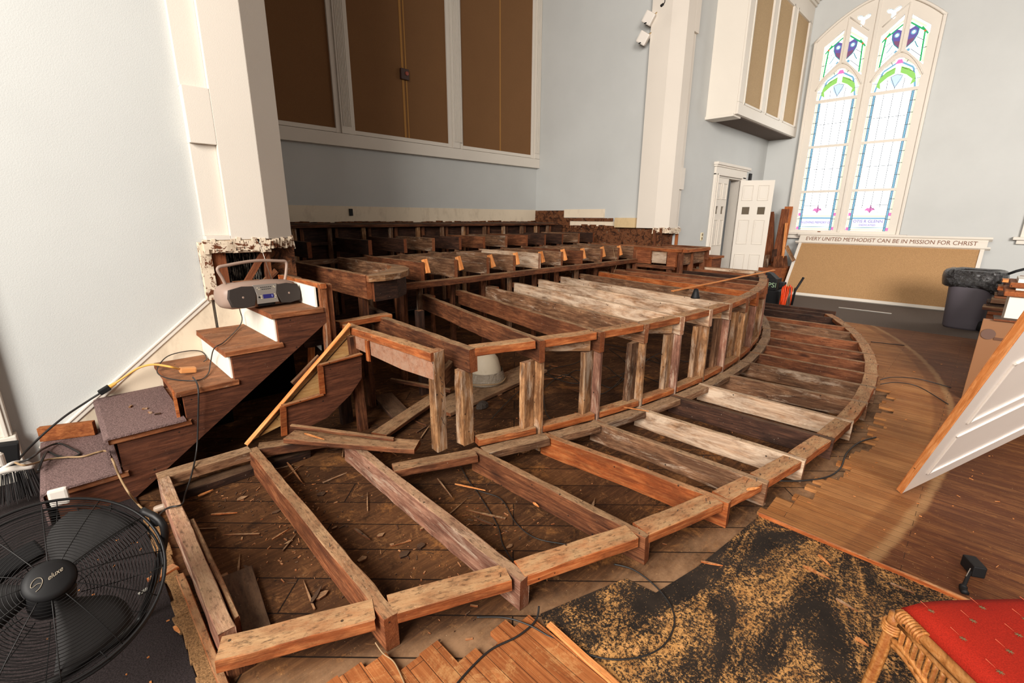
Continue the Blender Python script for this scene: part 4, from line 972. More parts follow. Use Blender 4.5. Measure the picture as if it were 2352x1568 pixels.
c('black_cable',[at(1410,1295,Z=.01),at(1455,1308,Z=.02),at(1505,1345,Z=.015),at(1540,1390,Z=.01),at(1549,1430,Z=.01),at(1530,1475,Z=.01),at(1490,1502,Z=.01),at(1430,1514,Z=.01),at(1370,1508,Z=.01),at(1310,1485,Z=.012),at(1260,1460,Z=.02),at(1215,1435,Z=.03),at(1160,1418,Z=.03),at(1095,1417,Z=.035)],.0035,CORD,'thin black cable curling in a wide loop over the tar paper',)
c('black_cable',[at(1238,1392,Z=.05),at(1230,1425,Z=.03),at(1190,1460,Z=.027),at(1130,1490,Z=.025),at(1085,1530,Z=.025),at(1045,1575,Z=.025)],.004,CORD,'thin black cable crossing the orange strip floor at the bottom edge')
c('white_wire',[at(862,1475,Z=.05),at(880,1500,Z=.035),at(905,1520,Z=.028),at(925,1560,Z=.026),at(932,1580,Z=.026)],.0025,CORDT,'twisted pale wire emerging under the front rim onto the orange strip floor',cat='wire')
c('black_cable',[at(1055,1065,Z=.01),at(1090,1120,Z=.008),at(1150,1145,Z=.008),at(1185,1200,Z=.008),at(1230,1235,Z=.008),at(1300,1250,Z=.008),at(1350,1260,Z=.008)],.003,CORD,'thin black cable winding over the subfloor in the fourth bay')
c('black_cable',[at(1090,1120,Z=.008),at(1140,1200,Z=.008),at(1155,1250,Z=.008),at(1180,1290,Z=.008),at(1205,1305,Z=.008)],.003,CORD,'thin black cable running toward the front rim in the third bay')
c('black_cable',[at(1735,1100,Z=.01),at(1800,1104,Z=.02),at(1850,1103,Z=.02),at(1900,1095,Z=.025),at(1930,1075,Z=.026),at(1945,1040,Z=.027),at(1975,1015,Z=.03),at(2012,1004,Z=.03)],.005,CORD,'thick black cable hooking around the ragged ends of the strip floor')
c('black_cable',[at(2000,820,Z=.16),at(2030,790,Z=.03)] if False else [at(2001,785,Z=.15),at(2030,788,Z=.06),at(2077,793,Z=.026)],.005,BLACKM,'short straight black rod sticking out from the platform rim')
c('black_cable',[at(2022,872,Z=.10),at(2050,866,Z=.09),at(2110,870,Z=.05),at(2185,890,Z=.026)],.004,CORD,'upper of two thin black cables curving over the strip floor')
c('black_cable',[at(2022,882,Z=.10),at(2060,878,Z=.08),at(2110,888,Z=.05),at(2178,928,Z=.026)],.004,CORD,'lower of two thin black cables curving over the strip floor')
for k,(pts,l) in enumerate((([(1235,830),(1280,870),(1330,850),(1400,890),(1450,860),(1520,880)],'far'),([(1240,900),(1300,860),(1380,905),(1440,840),(1400,800),(1470,820),(1560,850)],'middle'),([(1130,960),(1190,900),(1260,850),(1330,830),(1360,790),(1450,800)],'left'),([(1245,870),(1252,940),(1268,965)],'short'),([(1395,870),(1450,850),(1520,810),(1580,830),(1620,790)],'right'),([(1560,870),(1500,820),(1440,870),(1385,840),(1330,880),(1250,860)],'tangled'))):
    c('black_cable',[at(x,y,Z=.012+.004*k) for x,y in pts],.0038,CORD,l+' thin black wire strewn under the waist-high platform','wires under the waist-high platform')
c('white_wire',[at(1408,568,Z=1.13),at(1412,590,Z=1.0),at(1417,605,Z=.9),at(1410,625,Z=.81)],.003,CORDT,'thin pale wire hanging in front of the lowest choir tier',cat='wire')
# ================================================================== PLASTIC WRAPPED DOME
o=thing('wrapped_dome',at(1113,882,Z=.055),'white dome lamp wrapped in clear plastic on the wide grey board','dome')
M=Matrix.Translation(at(1113,872,Z=.06))
link('dome',MB().lathe([(.175,0),(.17,.03),(.16,.09),(.15,.15),(.13,.22),(.10,.26),(.05,.28),(.002,.285)],28).mesh('d',True),paint('dusty_white_dome',(206,190,166),.1,.2,.5,dirt=.5),o,M)
link('plastic_wrap',MB().lathe([(.19,-.005),(.197,.01),(.19,.04),(.182,.08),(.176,.11)],28,None,False).mesh('d',True),PLASTIC,o,M)
link('cord_ring',MB().tube([(.2*math.cos(t),.2*math.sin(t),.02+.004*math.sin(5*t)) for t in [2*PI*i/40 for i in range(40)]],.006,6,closed=True).mesh('d',True),CORDT,o,M)
q=at(1108,935,Z=.01)
mb=MB();mb.lathe([(.06,0),(.055,.03),(.03,.05),(.01,.06)],9,Matrix.Translation(q)@Matrix.Diagonal((1.1,.6,1,1)))
tag(mb.build('crumpled_bag',plain('grey_crumpled_bag',(58,48,40),.8,bump=1)),'small crumpled dark grey bag on the subfloor below the plastic wrapped dome','bag')
# ================================================================== BLACK PIECE ON JOIST
q=at(1597,684,Z=.80)
tag(MB().lathe([(.045,0),(.042,.01),(.03,.05),(.02,.09),(.004,.095)],14,Matrix.Translation(q)).build('black_cone',BLACK,smooth=True),'small black plastic cone standing on a joist under the pale lath','cone')
# ================================================================== RADIO
Rz=Matrix.Rotation(math.radians(-52),3,'Z')
q=at(598,693,Z=.96)
rd=thing('portable_radio',Vector((.968,3.49,.962)),'taupe portable radio cassette player with raised handle on the top tread','radio',rot=Matrix.Rotation(math.radians(10),3,'Z')@Matrix.Rotation(math.radians(1.5),3,'Y'))
def lp(name,mesh,mat,p=rd,M=None,**k): return link(name,mesh,mat,p,M,local=True,**k)
def superloft(secs,n=36,e=3.2):
    bm=bmesh.new();rings=[]
    for (x,ry,rz,cy,cz) in secs:
        r_=[]
        for k in range(n):
            t=2*PI*k/n;cc,ss=math.cos(t),math.sin(t)
            r_.append(bm.verts.new((x,cy+ry*math.copysign(abs(cc)**(2/e),cc),cz+rz*math.copysign(abs(ss)**(2/e),ss))))
        rings.append(r_)
    for a,b in zip(rings,rings[1:]):
        for k in range(n): bm.faces.new((a[k],a[(k+1)%n],b[(k+1)%n],b[k]))
    bm.faces.new(rings[0][::-1]);bm.faces.new(rings[-1]);bmesh.ops.recalc_face_normals(bm,faces=bm.faces)
    me=bpy.data.meshes.new('s');bm.to_mesh(me);bm.free()
    for p in me.polygons:p.use_smooth=True
    return me
L2=.255
lp('body',superloft([(-L2,.06,.045,0,.085),(-L2+.02,.085,.07,0,.085),(-L2+.06,.105,.083,0,.087),(-.08,.11,.088,-.005,.09),(.08,.11,.088,-.005,.09),(L2-.06,.105,.083,0,.087),(L2-.02,.085,.07,0,.085),(L2,.06,.045,0,.085)]),RADIO)
FM=lambda x,z,d=0:Matrix.Translation((x,-.112-d,z))@Matrix.Rotation(math.radians(78),4,'X')
for s in (-1,1):
    pts=[(s*.075,.06),(s*.15,.065),(s*.225,.05),(s*.238,0),(s*.225,-.055),(s*.15,-.068),(s*.095,-.06),(s*.08,-.02),(s*.072,.02)]
    g=lp('speaker_grille',curve_mesh([pts],.010,.004),SPK,M=FM(0,.088,-.004))
    link('speaker_cone',MB().lathe([(.055,0),(.052,.003),(.048,.001)],28).mesh('c',True),BLACK,g,Matrix.Translation((s*.155,-.003,.0095)),local=True)
    link('dust_cap',MB().lathe([(.012,0),(.009,.004),(.002,.006)],14).mesh('c',True),RADIO,g,Matrix.Translation((s*.155,-.003,.0095)),local=True)
fp=lp('control_panel',curve_mesh([[(-.078,.068),(.078,.068),(.062,.0),(.07,-.055),(-.07,-.055),(-.062,0)]],.010,.002),RGREY,M=FM(0,.09,-.002))
link('display',MB().box((.008,-.012,.011),(.072,.028,.004),None,.001).mesh('x'),emis('blue_display',(54,48,120),.55),fp,None,local=True)
link('digit',text_mesh('1',.022,.0004),emis('digit',(200,205,240),1),fp,Matrix.Translation((.032,-.012,.0135)),local=True)
for i in range(6):
    for j in range(2):
        if i==5 and j: continue
        link('button',MB().box((-.030+i*.013+j*.006,.050-j*.013,.011),(.009,.005,.004),None,.001).mesh('x'),BLACK,fp,None,local=True)
for x,z in ((.052,-.002),(.058,-.012),(.052,-.024),(-.040,-.005),(-.040,-.014),(-.040,-.023),(.055,.052),(.062,.045),(-.055,.048),(-.045,.038)):
    link('button',MB().box((x,z,.011),(.008,.004,.004),None,.001).mesh('x'),IVORY,fp,None,local=True)
link('headphone_jack',MB().lathe([(.006,0),(.006,.004)],14).mesh('x'),BLACK,fp,Matrix.Translation((-.054,-.014,.010)),local=True)
lp('cd_slot',superloft([(-.055,.010,.010,-.104,.028),(0,.014,.013,-.108,.026),(.055,.010,.010,-.104,.028)]),BLACK)
hp=smooth_path([(-.20,.0,.165),(-.215,.0,.21),(-.235,0,.272),(-.17,0,.290),(0,0,.310),(.17,0,.302),(.222,0,.290),(.215,0,.22),(.20,0,.165)],6)
lp('handle',MB().tube(hp,.0105,8).mesh('h',True),RADIO)
lp('antenna',MB().tube([(.14,.07,.17),(.10,.10,.42)],[.0028,.0016],6).tube([(.10,.10,.42),(.099,.101,.43)],.004,6).mesh('a',True),CHROME)
lp('cassette_slot',MB().box((-.06,.02,.178),(.17,.02,.006),None,.002).mesh('x'),W['red'])
# ================================================================== BROOM
br=thing('broom',at(40,1100,Y=3.45),'broom head with white cap and black bristles upside the left edge behind the fan','broom')
p0,p1=at(-45,1098,Y=3.45),at(78,1070,Y=3.45)
MB().tube(smooth_path([p0,(p0+p1)/2+Vector((0,0,.012)),p1],6),[.016]*12+[.010],10).build('cap',WHITEP,br,smooth=True)
MB().tube(smooth_path([at(-10,1085,Y=3.46),at(30,1062,Y=3.46),at(62,1062,Y=3.46),at(78,1070,Y=3.46)],5),.008,8).build('cap_bridge',WHITEP,br,smooth=True)
mb=MB()
for i in range(150):
    t=rnd.random();a=p0.lerp(p1,t)+Vector((0,rnd.uniform(-.014,.014),-.01))
    dr_=Vector((-.9+t*1.2+rnd.uniform(-.1,.1),rnd.uniform(-.5,.05),-2.6)).normalized()
    mb.tube([a,a+dr_*rnd.uniform(.14,.175)],.0016,4)
mb.build('bristles',BRISTLE,br,kind='stuff')
q=at(18,1042,Y=3.6);o=tag(MB().box(q,(.09,.06,.13),Matrix.Rotation(.15,3,'Y'),.008).build('black_box',BLACK),'black box half hidden at the left edge above the broom','box')
tag(MB().lathe([(.02,0),(.02,.06),(.012,.07)],16,Matrix.Translation(at(3,1068,Y=3.4))).build('white_bottle',WHITEP),'small white bottle at the left edge above the broom','bottle')
a=at(112,1128,Y=3.02)
tag(MB().box(at(135,1140,Y=3.06),(.075,.03,.09),Matrix.Rotation(-.1,3,'Z'),.012).build('white_box',WHITEP),'small white box on the carpet between the stairs and the fan','box')
# ================================================================== FAN
Cn=Vector((-.19,1.86,.44));nrm=Vector((.10,-.66,.74)).normalized()
xa=Vector((.90,.30,.15));xa=(xa-nrm*xa.dot(nrm)).normalized();ya=nrm.cross(xa)
fan=thing('floor_fan',(0,0,0),'large round black floor fan with wire cage, cut by the left edge','fan')
fan.matrix_basis=Matrix.Translation(Cn)@Matrix((xa,ya,nrm)).transposed().to_4x4()
def fp_(n,me,m,**k): return link(n,me,m,fan,None,local=True,**k)
RF=.285
def dome(r): return .075*(1-(r/RF)**2.6)
mb=MB();N=25
for i in range(N):
    r=.062+(RF-.062)*(i/(N-1)); mb.tube([(r*math.cos(t),r*math.sin(t),dome(r)) for t in [2*PI*k/56 for k in range(56)]],.0011,4,closed=True)
fp_('front_grille_rings',mb.mesh('g',True),BLACKM)
for k in range(12):
    t=2*PI*k/12+.13;fp_('front_grille_rib',MB().tube([(r*math.cos(t),r*math.sin(t),dome(r)+.0015) for r in [.05+(RF-.05)*i/10 for i in range(11)]],.0016,5).mesh('g',True),BLACKM)
mb=MB()
for i in range(24):
    r=.085+(RF-.085)*(i/23);z=-.06-.06*(1-(r/RF)**3);mb.tube([(r*math.cos(t),r*math.sin(t),z) for t in [2*PI*k/48 for k in range(48)]],.0011,4,closed=True)
fp_('rear_grille_rings',mb.mesh('g',True),BLACKM)
for k in range(12):
    t=2*PI*k/12;fp_('rear_grille_rib',MB().tube([(r*math.cos(t),r*math.sin(t),-.06-.06*(1-(r/RF)**3)-.0015) for r in [.07+(RF-.07)*i/8 for i in range(9)]]+[(RF*math.cos(t),RF*math.sin(t),.0)],.0016,5).mesh('g',True),BLACKM)
for z,rr in ((0,.005),(-.06,.004)):
    fp_('rim_ring',MB().tube([((RF+.003)*math.cos(t),(RF+.003)*math.sin(t),z) for t in [2*PI*k/72 for k in range(72)]],rr,8,closed=True).mesh('g',True),BLACKM)
hb=fp_('hub_badge',MB().lathe([(.001,.092),(.045,.091),(.058,.084),(.062,.072),(.056,.066)][::-1],36).mesh('h',True),BLACK)
SIL=plain('silver_lettering',(150,138,120),.5)
link('badge_lettering',text_mesh('eluxe',.019,.0005,shear=.6,space=.95),SIL,hb,Matrix.Translation((.014,.004,.0925))@Matrix.Rotation(math.radians(5),4,'Z'),local=True)
link('badge_initial',MB().tube(smooth_path([(-.018,.002,0),(-.026,.006,0),(-.036,.004,0),(-.040,.008,0),(-.032,.018,0),(-.020,.022,0),(-.012,.016,0),(-.014,.004,0),(-.026,-.008,0),(-.038,-.012,0)],5),.0009,6).mesh('x',True),SIL,hb,Matrix.Translation((0,0,.0925)),local=True)
for k in range(3):
    bm=bmesh.new();rows=[]
    for i in range(9):
        r=.05+.205*i/8; a0=-.30-.12*i/8;a1=.42+.25*math.sin(i/8*PI)
        row=[]
        for j in range(7):
            f=j/6;t=2*PI*k/3+.5+a0+(a1-a0)*f;row.append(bm.verts.new((r*math.cos(t),r*math.sin(t),.02-.055*f+.01*math.sin(f*PI))))
        rows.append(row)
    for a,b in zip(rows,rows[1:]):
        for j in range(6): bm.faces.new((a[j],a[j+1],b[j+1],b[j]))
    me=bpy.data.meshes.new('b');bm.to_mesh(me);bm.free()
    for p in me.polygons:p.use_smooth=True
    b_=fp_('blade',me,plain('grey_fan_blade%d'%k,(26,23,22),.8,.0));md=b_.modifiers.new('t','SOLIDIFY');md.thickness=.002
fp_('motor_housing',MB().lathe([(.03,.03),(.05,.02),(.06,-.04),(.06,-.13),(.05,-.16),(.02,-.17)],28).mesh('m',True),BLACK)
fp_('control_box',MB().box((-.02,.165,-.10),(.15,.06,.05),None,.008).mesh('c'),BLACK)
def ft(p): return fan.matrix_basis.inverted()@p
T=[Cn+xa*(RF+.012)+ya*.06,Cn+xa*(RF+.016)-ya*.06,at(330,1400,Z=.06),at(292,1452,Z=.03),at(200,1512,Z=.03),at(105,1572,Z=.03),at(-40,1600,Z=.03)]
fp_('stand_tube',MB().tube([ft(p) for p in smooth_path(T,6)],.0125,10).mesh('s',True),BLACKM)
T=[Cn-xa*(RF+.012)+ya*.06,Cn-xa*(RF+.016)-ya*.06,Vector((-.52,1.72,.10)),Vector((-.50,1.60,.03)),Vector((-.40,1.45,.03))]
fp_('stand_tube',MB().tube([ft(p) for p in smooth_path(T,6)],.0125,10).mesh('s',True),BLACKM)
fp_('pivot_knob',MB().lathe([(.022,0),(.024,.012),(.018,.024)],16,Matrix.Translation((RF+.012,.0,0))@Matrix.Rotation(PI/2,4,'Y')).mesh('k',True),BLACK)
fp_('power_cord',MB().tube([ft(p) for p in smooth_path([Cn-nrm*.12,at(150,1200,Z=.12),at(180,1170,Z=.06),at(140,1150,Z=.03)],6)],.004,6).mesh('c',True),CORD)
# ================================================================== RED RATTAN CHAIR
e1=Vector((-.68,-.735,0)).normalized();e2=Vector((-e1.y,e1.x,0))
if e2.x<0:e2=-e2
A=at(2068,1414,Z=.41);A.z=0
ch=thing('rattan_chair',A+e1*.25+e2*.25,'rattan chair with red star patterned cushion at the lower right corner','chair')
RAT=wood('rattan_cane',(120,70,30),(168,108,54),(196,140,84),.1,(190,150,100),0,age=.3,rough=.4)
def cp(i,j,z): return A+e1*i+e2*j+Vector((0,0,z))
S=.50
t=NT('red_star_upholstery');v=t.coord((1,1,1),(0,0,.3))
cc=t.mix(t.ramp(t.noise(v,300,3,.7),[(.3,0.0),(.7,1.0)]),srgb(112,18,10),srgb(160,32,18));cc=t.mix(t.math('MULTIPLY',t.noise(v,6,3),.35),cc,srgb(176,48,26))
t.base(cc,.85,.15);t.bump(t.noise(v,260,2),.3,.003);RED=t.m
def sq(u,v_):
    a,b_=2*u-1,2*v_-1;k=1-.04*(a*a*b_*b_)**2;return -.028+(S+.02)*(.5+.5*a*k),.004+S*(.5+.5*b_*k)
bm=bmesh.new();g=24
grid=[[None]*(g+1) for _ in range(g+1)]
def cz(u,v_): 
    f=(1-abs(2*u-1)**5)*(1-abs(2*v_-1)**5);return .422+.052*max(0,f)**.35
for i in range(g+1):
    for j in range(g+1):
        u,v_=i/g,j/g;grid[i][j]=bm.verts.new(cp(*sq(u,v_),cz(u,v_)))
for i in range(g):
    for j in range(g): bm.faces.new((grid[i][j],grid[i+1][j],grid[i+1][j+1],grid[i][j+1]))
for f in bm.faces:f.smooth=True
me=bpy.data.meshes.new('c');bmesh.ops.recalc_face_normals(bm,faces=bm.faces);bm.to_mesh(me);bm.free()
cu_=link('cushion',me,RED,ch);md=cu_.modifiers.new('s','SOLIDIFY');md.thickness=.03;md.offset=-1
if me.polygons[0].normal.z<0: me.flip_normals()
OLV=plain('olive_star_thread',(96,74,44),.8);PALE=plain('pale_thread',(176,76,48),.8)
for i in range(5):
    for j in range(6):
        u=.12+i*.185+(j%2)*.09;v_=.09+j*.155
        if u>.95 or v_>.95: continue
        c0=cp(*sq(u,v_),cz(u,v_)+.0015);mb=MB()
        for k in range(7):
            a=2*PI*k/7+.3;mb.tube([c0,c0+Vector((.0085*math.cos(a),.0085*math.sin(a),-.0004))],[.0016,.0007],4)
        s_=mb.build('star_motif',OLV,cu_)
        p=c0+(e2*-.2-e1*.85+Vector((0,0,0))).normalized()*.0
        MB().tube([c0-e1*.012,c0-e1*.036],[.0004,.0014],4).build('comet_tail',PALE,cu_)
def rat(name,pts,r,n=10): return MB().tube(smooth_path(pts,5),r,n).build(name,RAT,ch,smooth=True)
for (i,j) in ((0,0),(S,0),(0,S+.06),(S,S+.06)): rat('leg',[cp(i-.008 if not i else i+.008,j-.006,.41),cp(i-.02 if not i else i+.02,j-.012,.2),cp(i-.035 if not i else i+.035,j-.02,.022)],.0165,12)
rat('seat_rail',[cp(0,-.004,.415),cp(S,-.004,.415)],.0155);rat('seat_rail',[cp(-.004,0,.41),cp(-.004,S+.06,.41)],.0155);rat('seat_rail',[cp(S,0,.41),cp(S,S+.06,.41)],.0155)
rat('thin_rail',[cp(.01,-.006,.385),cp(S-.01,-.006,.385)],.0075)
rat('curved_brace',[cp(.006,-.008,.325),cp(.06,-.008,.325),cp(.14,-.008,.30),cp(.22,-.008,.255),cp(.30,-.008,.255),cp(.38,-.008,.30),cp(.46,-.008,.325),cp(.494,-.008,.325)],.009)
rat('curved_brace',[cp(.006,-.008,.308),cp(.06,-.008,.306),cp(.14,-.008,.28),cp(.22,-.008,.238),cp(.30,-.008,.238),cp(.38,-.008,.28),cp(.46,-.008,.306),cp(.494,-.008,.308)],.008)
for k in range(22):
    i=.028+k*.0212;zl=.325-.07*math.sin(PI*min(1,max(0,(i-.04)/.42)))
    rat('spindle',[cp(i,-.006,.383),cp(i,-.007,zl)],.0075,8)
mb=MB()
for k in range(9): mb.tube([cp(.008+k*.009,-.004,.415)+Vector((.0,0,0))+(e2*math.cos(a)+Vector((0,0,1))*math.sin(a))*.0175 for a in [2*PI*q_/14 for q_ in range(14)]],.0045,6,closed=True)
for k in range(4): mb.tube([cp(-.009,-.006,.375-k*.009)+(e2*math.cos(a)+e1*math.sin(a))*.0225 for a in [2*PI*q_/14 for q_ in range(14)]],.0045,6,closed=True)
mb.build('binding',RAT,ch,smooth=True)
# ================================================================== LEANING WHITE DOOR
A=Vector((3.28,.081,.022));b=Vector((.60,-.47,.37)).normalized();d=Vector((-.85,-.235,1.15)).normalized()
M=frame_of(A,b,d)   # x across the width, y up the length, z faces the camera
dw,dh=.86,1.98
o=thing('loose_door_panel',A,'loose white panelled door with raw orange edge tilted toward the camera at the right','door')
def dl(n,me,m,dz=0):return link(n,me,m,o,M@Matrix.Translation((0,0,dz)))
WP=paint('glossy_white_door_paint',(224,214,204),.03,.08,.28)
dl('slab',MB().b2(.004,dw,0,dh,-.033,-.001,.002).mesh('s'),WP)
nn=b.cross(d).normalized();d=nn.cross(b).normalized();beam('raw_edge',A-nn*.017,A-nn*.017+d*dh,.034,.006,W['fresh'],o,up=-b,rough=.0003)
mb=MB()
for y0,y1 in ((.17,.62),(.74,1.22),(1.34,1.85)):
    for p in ((.10,.115,y0,y1),(dw-.115,dw-.10,y0,y1),(.10,dw-.10,y0,y0+.015),(.10,dw-.10,y1-.015,y1)): mb.b2(p[0],p[1],p[2],p[3],-.002,.007,.003)
dl('panel_moulding',mb.mesh('s'),WP)
# ================================================================== RIGHT HAND PILE
o=thing('brown_door_slab',(5.6,-.5,0),'brown flush door slab on edge with round lock hole and chrome ring, behind the white door','door')
sl_=MB().box((5.60,-.60,.375),(.04,1.02,.75),Matrix.Rotation(.02,3,'Y'),.003).build('slab',plain('brown_door',(122,78,40),.6),o)
q=at(2270,767,X=5.575);MB().lathe([(.045,0),(.045,.004)],24,frame_of((5.577,q.y,q.z),(0,-1,0),(0,0,1))).build('lock_hole',plain('hole_brown',(92,66,54),.8),o)
q=at(2272,850,X=5.575);k_=MB().lathe([(.036,0),(.040,.010),(.034,.014)],24,frame_of((5.577,q.y,q.z),(0,-1,0),(0,0,1)),False).build('lock_ring',CHROME,o,smooth=True)
MB().lathe([(.030,0),(.030,.006)],20,frame_of((5.577,q.y,q.z),(0,-1,0),(0,0,1))).build('lock_bore',BLACK,o)
for px in (2302,2335):
    q=at(px,780+(px-2302)*.12,X=5.575);MB().box((5.578,q.y,q.z),(.006,.10,.022),None,.001).build('hinge_mortise',plain('dark_mortise',(84,50,28),.7),o)
MB().b2(5.56,5.68,-1.1,-.15,.75,.765).build('top_edge',W['dark'],o)
def at6(x,y): return at(x,y,X=6.3)
o=thing('white_drawer_unit',(6.5,-.7,0),'white cabinet with two orange wooden shelf edges stacked at the right edge','cabinet')
a=at6(2304,733);mb=MB();mb.b2(6.3,6.8,a.y-.8,a.y,0,at6(2318,680).z,.003);mb.b2(6.42,6.8,a.y-.85,a.y-.03,at6(2318,680).z,at(2330,640,X=6.42).z,.003).build('carcass',TRIM,o)
for (x,y,xx,e) in ((2312,672,6.28,.05),(2322,652,6.40,.02)):
    p=at(x,y,X=xx);MB().b2(xx-.02,6.85,p.y-.9,p.y+e*.3,p.z-.03,p.z+.015,.008).build('shelf_edge',W['stain'],o)
a=at(2345,722,X=6.29)
MB().tube([(6.28,a.y-.02,a.z),(6.26,a.y-.05,a.z),(6.26,a.y-.14,a.z),(6.28,a.y-.17,a.z)],.005,8).build('handle',CHROME,o,smooth=True)
yq=at(2270,742,X=8.0);tag(MB().box((8.0,yq.y-.13,.024+.185),(.15,.16,.37),Matrix.Rotation(.0,3,'X'),.01).build('yellow_foam',YELLOW),'pale yellow foam block between the grey bin and the brown door slab','foam')
wh=['lowest','second lowest','third lowest','fourth lowest','fifth lowest','thin orange','dark thick','pale thin','topmost stained']
zp=.476;bots=[(8.22,.14,.035,'brown',-.10),(8.40,.20,.045,'dark',-.13),(8.28,.12,.05,'dim',-.16),(8.45,.22,.04,'brown',-.18),(8.35,.10,.05,'dark',-.20),(8.50,.12,.05,'orange',-.19),(8.45,.18,.06,'dark',-.24),(8.40,.08,.03,'fresh',-.21),(8.55,.12,.035,'stain',-.36)]
for k,(X_,w_,h_,m,y_) in enumerate(bots):
    zp+=h_+.001
    tag(beam('scrap_board',(X_+.15,y_,zp),(X_+.15+rnd.uniform(-.03,.03),y_-1.3,zp),w_+.16,h_,W[m],rough=.0004),'%s board in the scrap pile behind the grey bin'%wh[k],'board')
o=thing('scrap_crate',(8.6,-1,0),'dark slatted crate under the scrap boards behind the grey bin','crate')
for zz0 in (.03,.17,.31): MB().b2(8.15,8.18,-1.6,-.15,zz0,zz0+.10,.003).build('slat',W['dark'],o)
for y_ in (-.18,-.9): MB().b2(8.18,8.23,y_-.03,y_+.03,.024,.47,.003).build('corner_post',W['brown'],o)
MB().b2(8.12,9.05,-1.6,-.15,.44,.475,.003).build('lid',W['dark'],o)
# ================================================================== GREY BIN
q=at(2203,757,Z=.024);bc=Vector((q.x+.27,q.y-.02,.024))
bn=thing('wheeled_bin',bc,'grey wheeled bin lined with a black garbage bag, standing on the grey carpet','bin',rot=Matrix.Rotation(math.radians(-8),3,'Z'))
def sec(z,rx,ry): return (z,rx,ry,0,0)
def vloft(secs,n=40,e=3.2):
    me=superloft(secs,n,e);me.transform(Matrix(((0,0,1,0),(0,1,0,0),(1,0,0,0),(0,0,0,1))));return me
bl=lambda n,me,m,M=None,**k: link(n,me,m,bn,M,local=True,**k)
me=vloft([(0.0,.20,.22,0,0),(.03,.215,.235,0,0),(.70,.25,.285,0,0),(.78,.255,.29,0,0)]);
if 1:
    bm=bmesh.new();bm.from_mesh(me);bmesh.ops.recalc_face_normals(bm,faces=bm.faces);bm.to_mesh(me);bm.free()
bl('body',me,BIN)
bm=bmesh.new();n=64;rings=[]
for (z,e) in ((.60,.008),(.62,.035),(.66,.045),(.74,.05),(.80,.045),(.84,.03),(.855,.0),(.84,-.05),(.70,-.07),(.55,-.08)):
    rr=[]
    for k in range(n):
        t=2*PI*k/n;cc,ss=math.cos(t),math.sin(t);nz=mnoise.noise(Vector((cc*2.2,ss*2.2,z*6)))*.022
        drop=(.10*max(0,math.cos(t-(-1.9)))**6 if z<.67 else 0)
        rx=.29+e+nz;ry=.255+e+nz
        rr.append(bm.verts.new((ry*math.copysign(abs(cc)**.66,cc),rx*math.copysign(abs(ss)**.66,ss),z-drop+nz*.6)))
    rings.append(rr)
for a,b in zip(rings,rings[1:]):
    for k in range(n): f=bm.faces.new((a[k],a[(k+1)%n],b[(k+1)%n],b[k]));f.smooth=True
bmesh.ops.recalc_face_normals(bm,faces=bm.faces);me=bpy.data.meshes.new('b');bm.to_mesh(me);bm.free()
bl('garbage_bag',me,BAG)
for s in (0,1): bl('wheel',MB().lathe([(.075,-.02),(.08,-.012),(.08,.012),(.075,.02)],24,Matrix.Translation((-.17+.34*s,-.235,.075))@Matrix.Rotation(PI/2,4,'Y')).mesh('w',True),BLACK)
bl('handle',MB().tube([(.02,-.29,.80),(.02,-.38,.86),(.02,-.46,.90)],.018,8).mesh('h',True),BLACK)
# ================================================================== BULLETIN BOARD
B0=Vector((10.90,2.90,.03));upv=Vector((.76,0,1.06)).normalized()
Mb=frame_of(B0,(0,-1,0),upv);Lb=2.90-at(2257,590,X=11.55).y;hb_=1.27
bb=thing('bulletin_board',B0+Vector((0,-Lb/2,0)),'long cork board with white frame leaning against the wall below the arched window','bulletin board')
bf=lambda n,me,m,dz=0:link(n,me,m,bb,Mb@Matrix.Translation((0,0,dz)))
bf('cork_panel',MB().b2(.03,Lb-.03,.02,hb_,-.012,.004).mesh('c'),CORK)
bf('backing_board',MB().b2(.03,Lb-.03,.02,hb_,-.03,-.013).mesh('c'),W['ply'])
for p in ((0,.055,0,hb_),(Lb-.055,Lb,0,hb_),(.055,Lb-.055,0,.06)): bf('frame_rail',MB().b2(p[0],p[1],p[2],p[3],-.03,.022,.003).mesh('c'),TRIM)
hd=bf('header_board',MB().b2(-.02,Lb+.02,hb_,hb_+.20,-.03,.022,.003).mesh('c'),TRIM)
for y0,y1,dp in ((hb_-.01,hb_+.02,.05),(hb_+.175,hb_+.215,.06)): 
    bf('header_moulding',MB().b2(-.07,Lb+.07,y0,y1,-.02,dp,.006).mesh('c'),TRIM)
tx=text_mesh('EVERY UNITED METHODIST CAN BE IN MISSION FOR CHRIST',.125,.001)
xs=[v.co.x for v in tx.vertices];s_=(Lb-.22)/(max(xs)-min(xs));tx.transform(Matrix.Diagonal((s_,1,1,1)))
link('header_lettering',tx,plain('brown_lettering',(120,78,56),.6),hd,Matrix.Translation((0,0,0)),local=True)
bpy.data.objects[-1] if False else None
hl=[o_ for o_ in hd.children][0];hl.matrix_basis=wm(hd).inverted()@Mb@Matrix.Translation((Lb/2,hb_+.098,.024))
tag(MB().box(at(1985,713,Z=.03),(.03,.75,.02),None,.003).build('metal_strip',CHROME),'thin metal strip lying on the grey carpet in front of the cork board','metal strip')
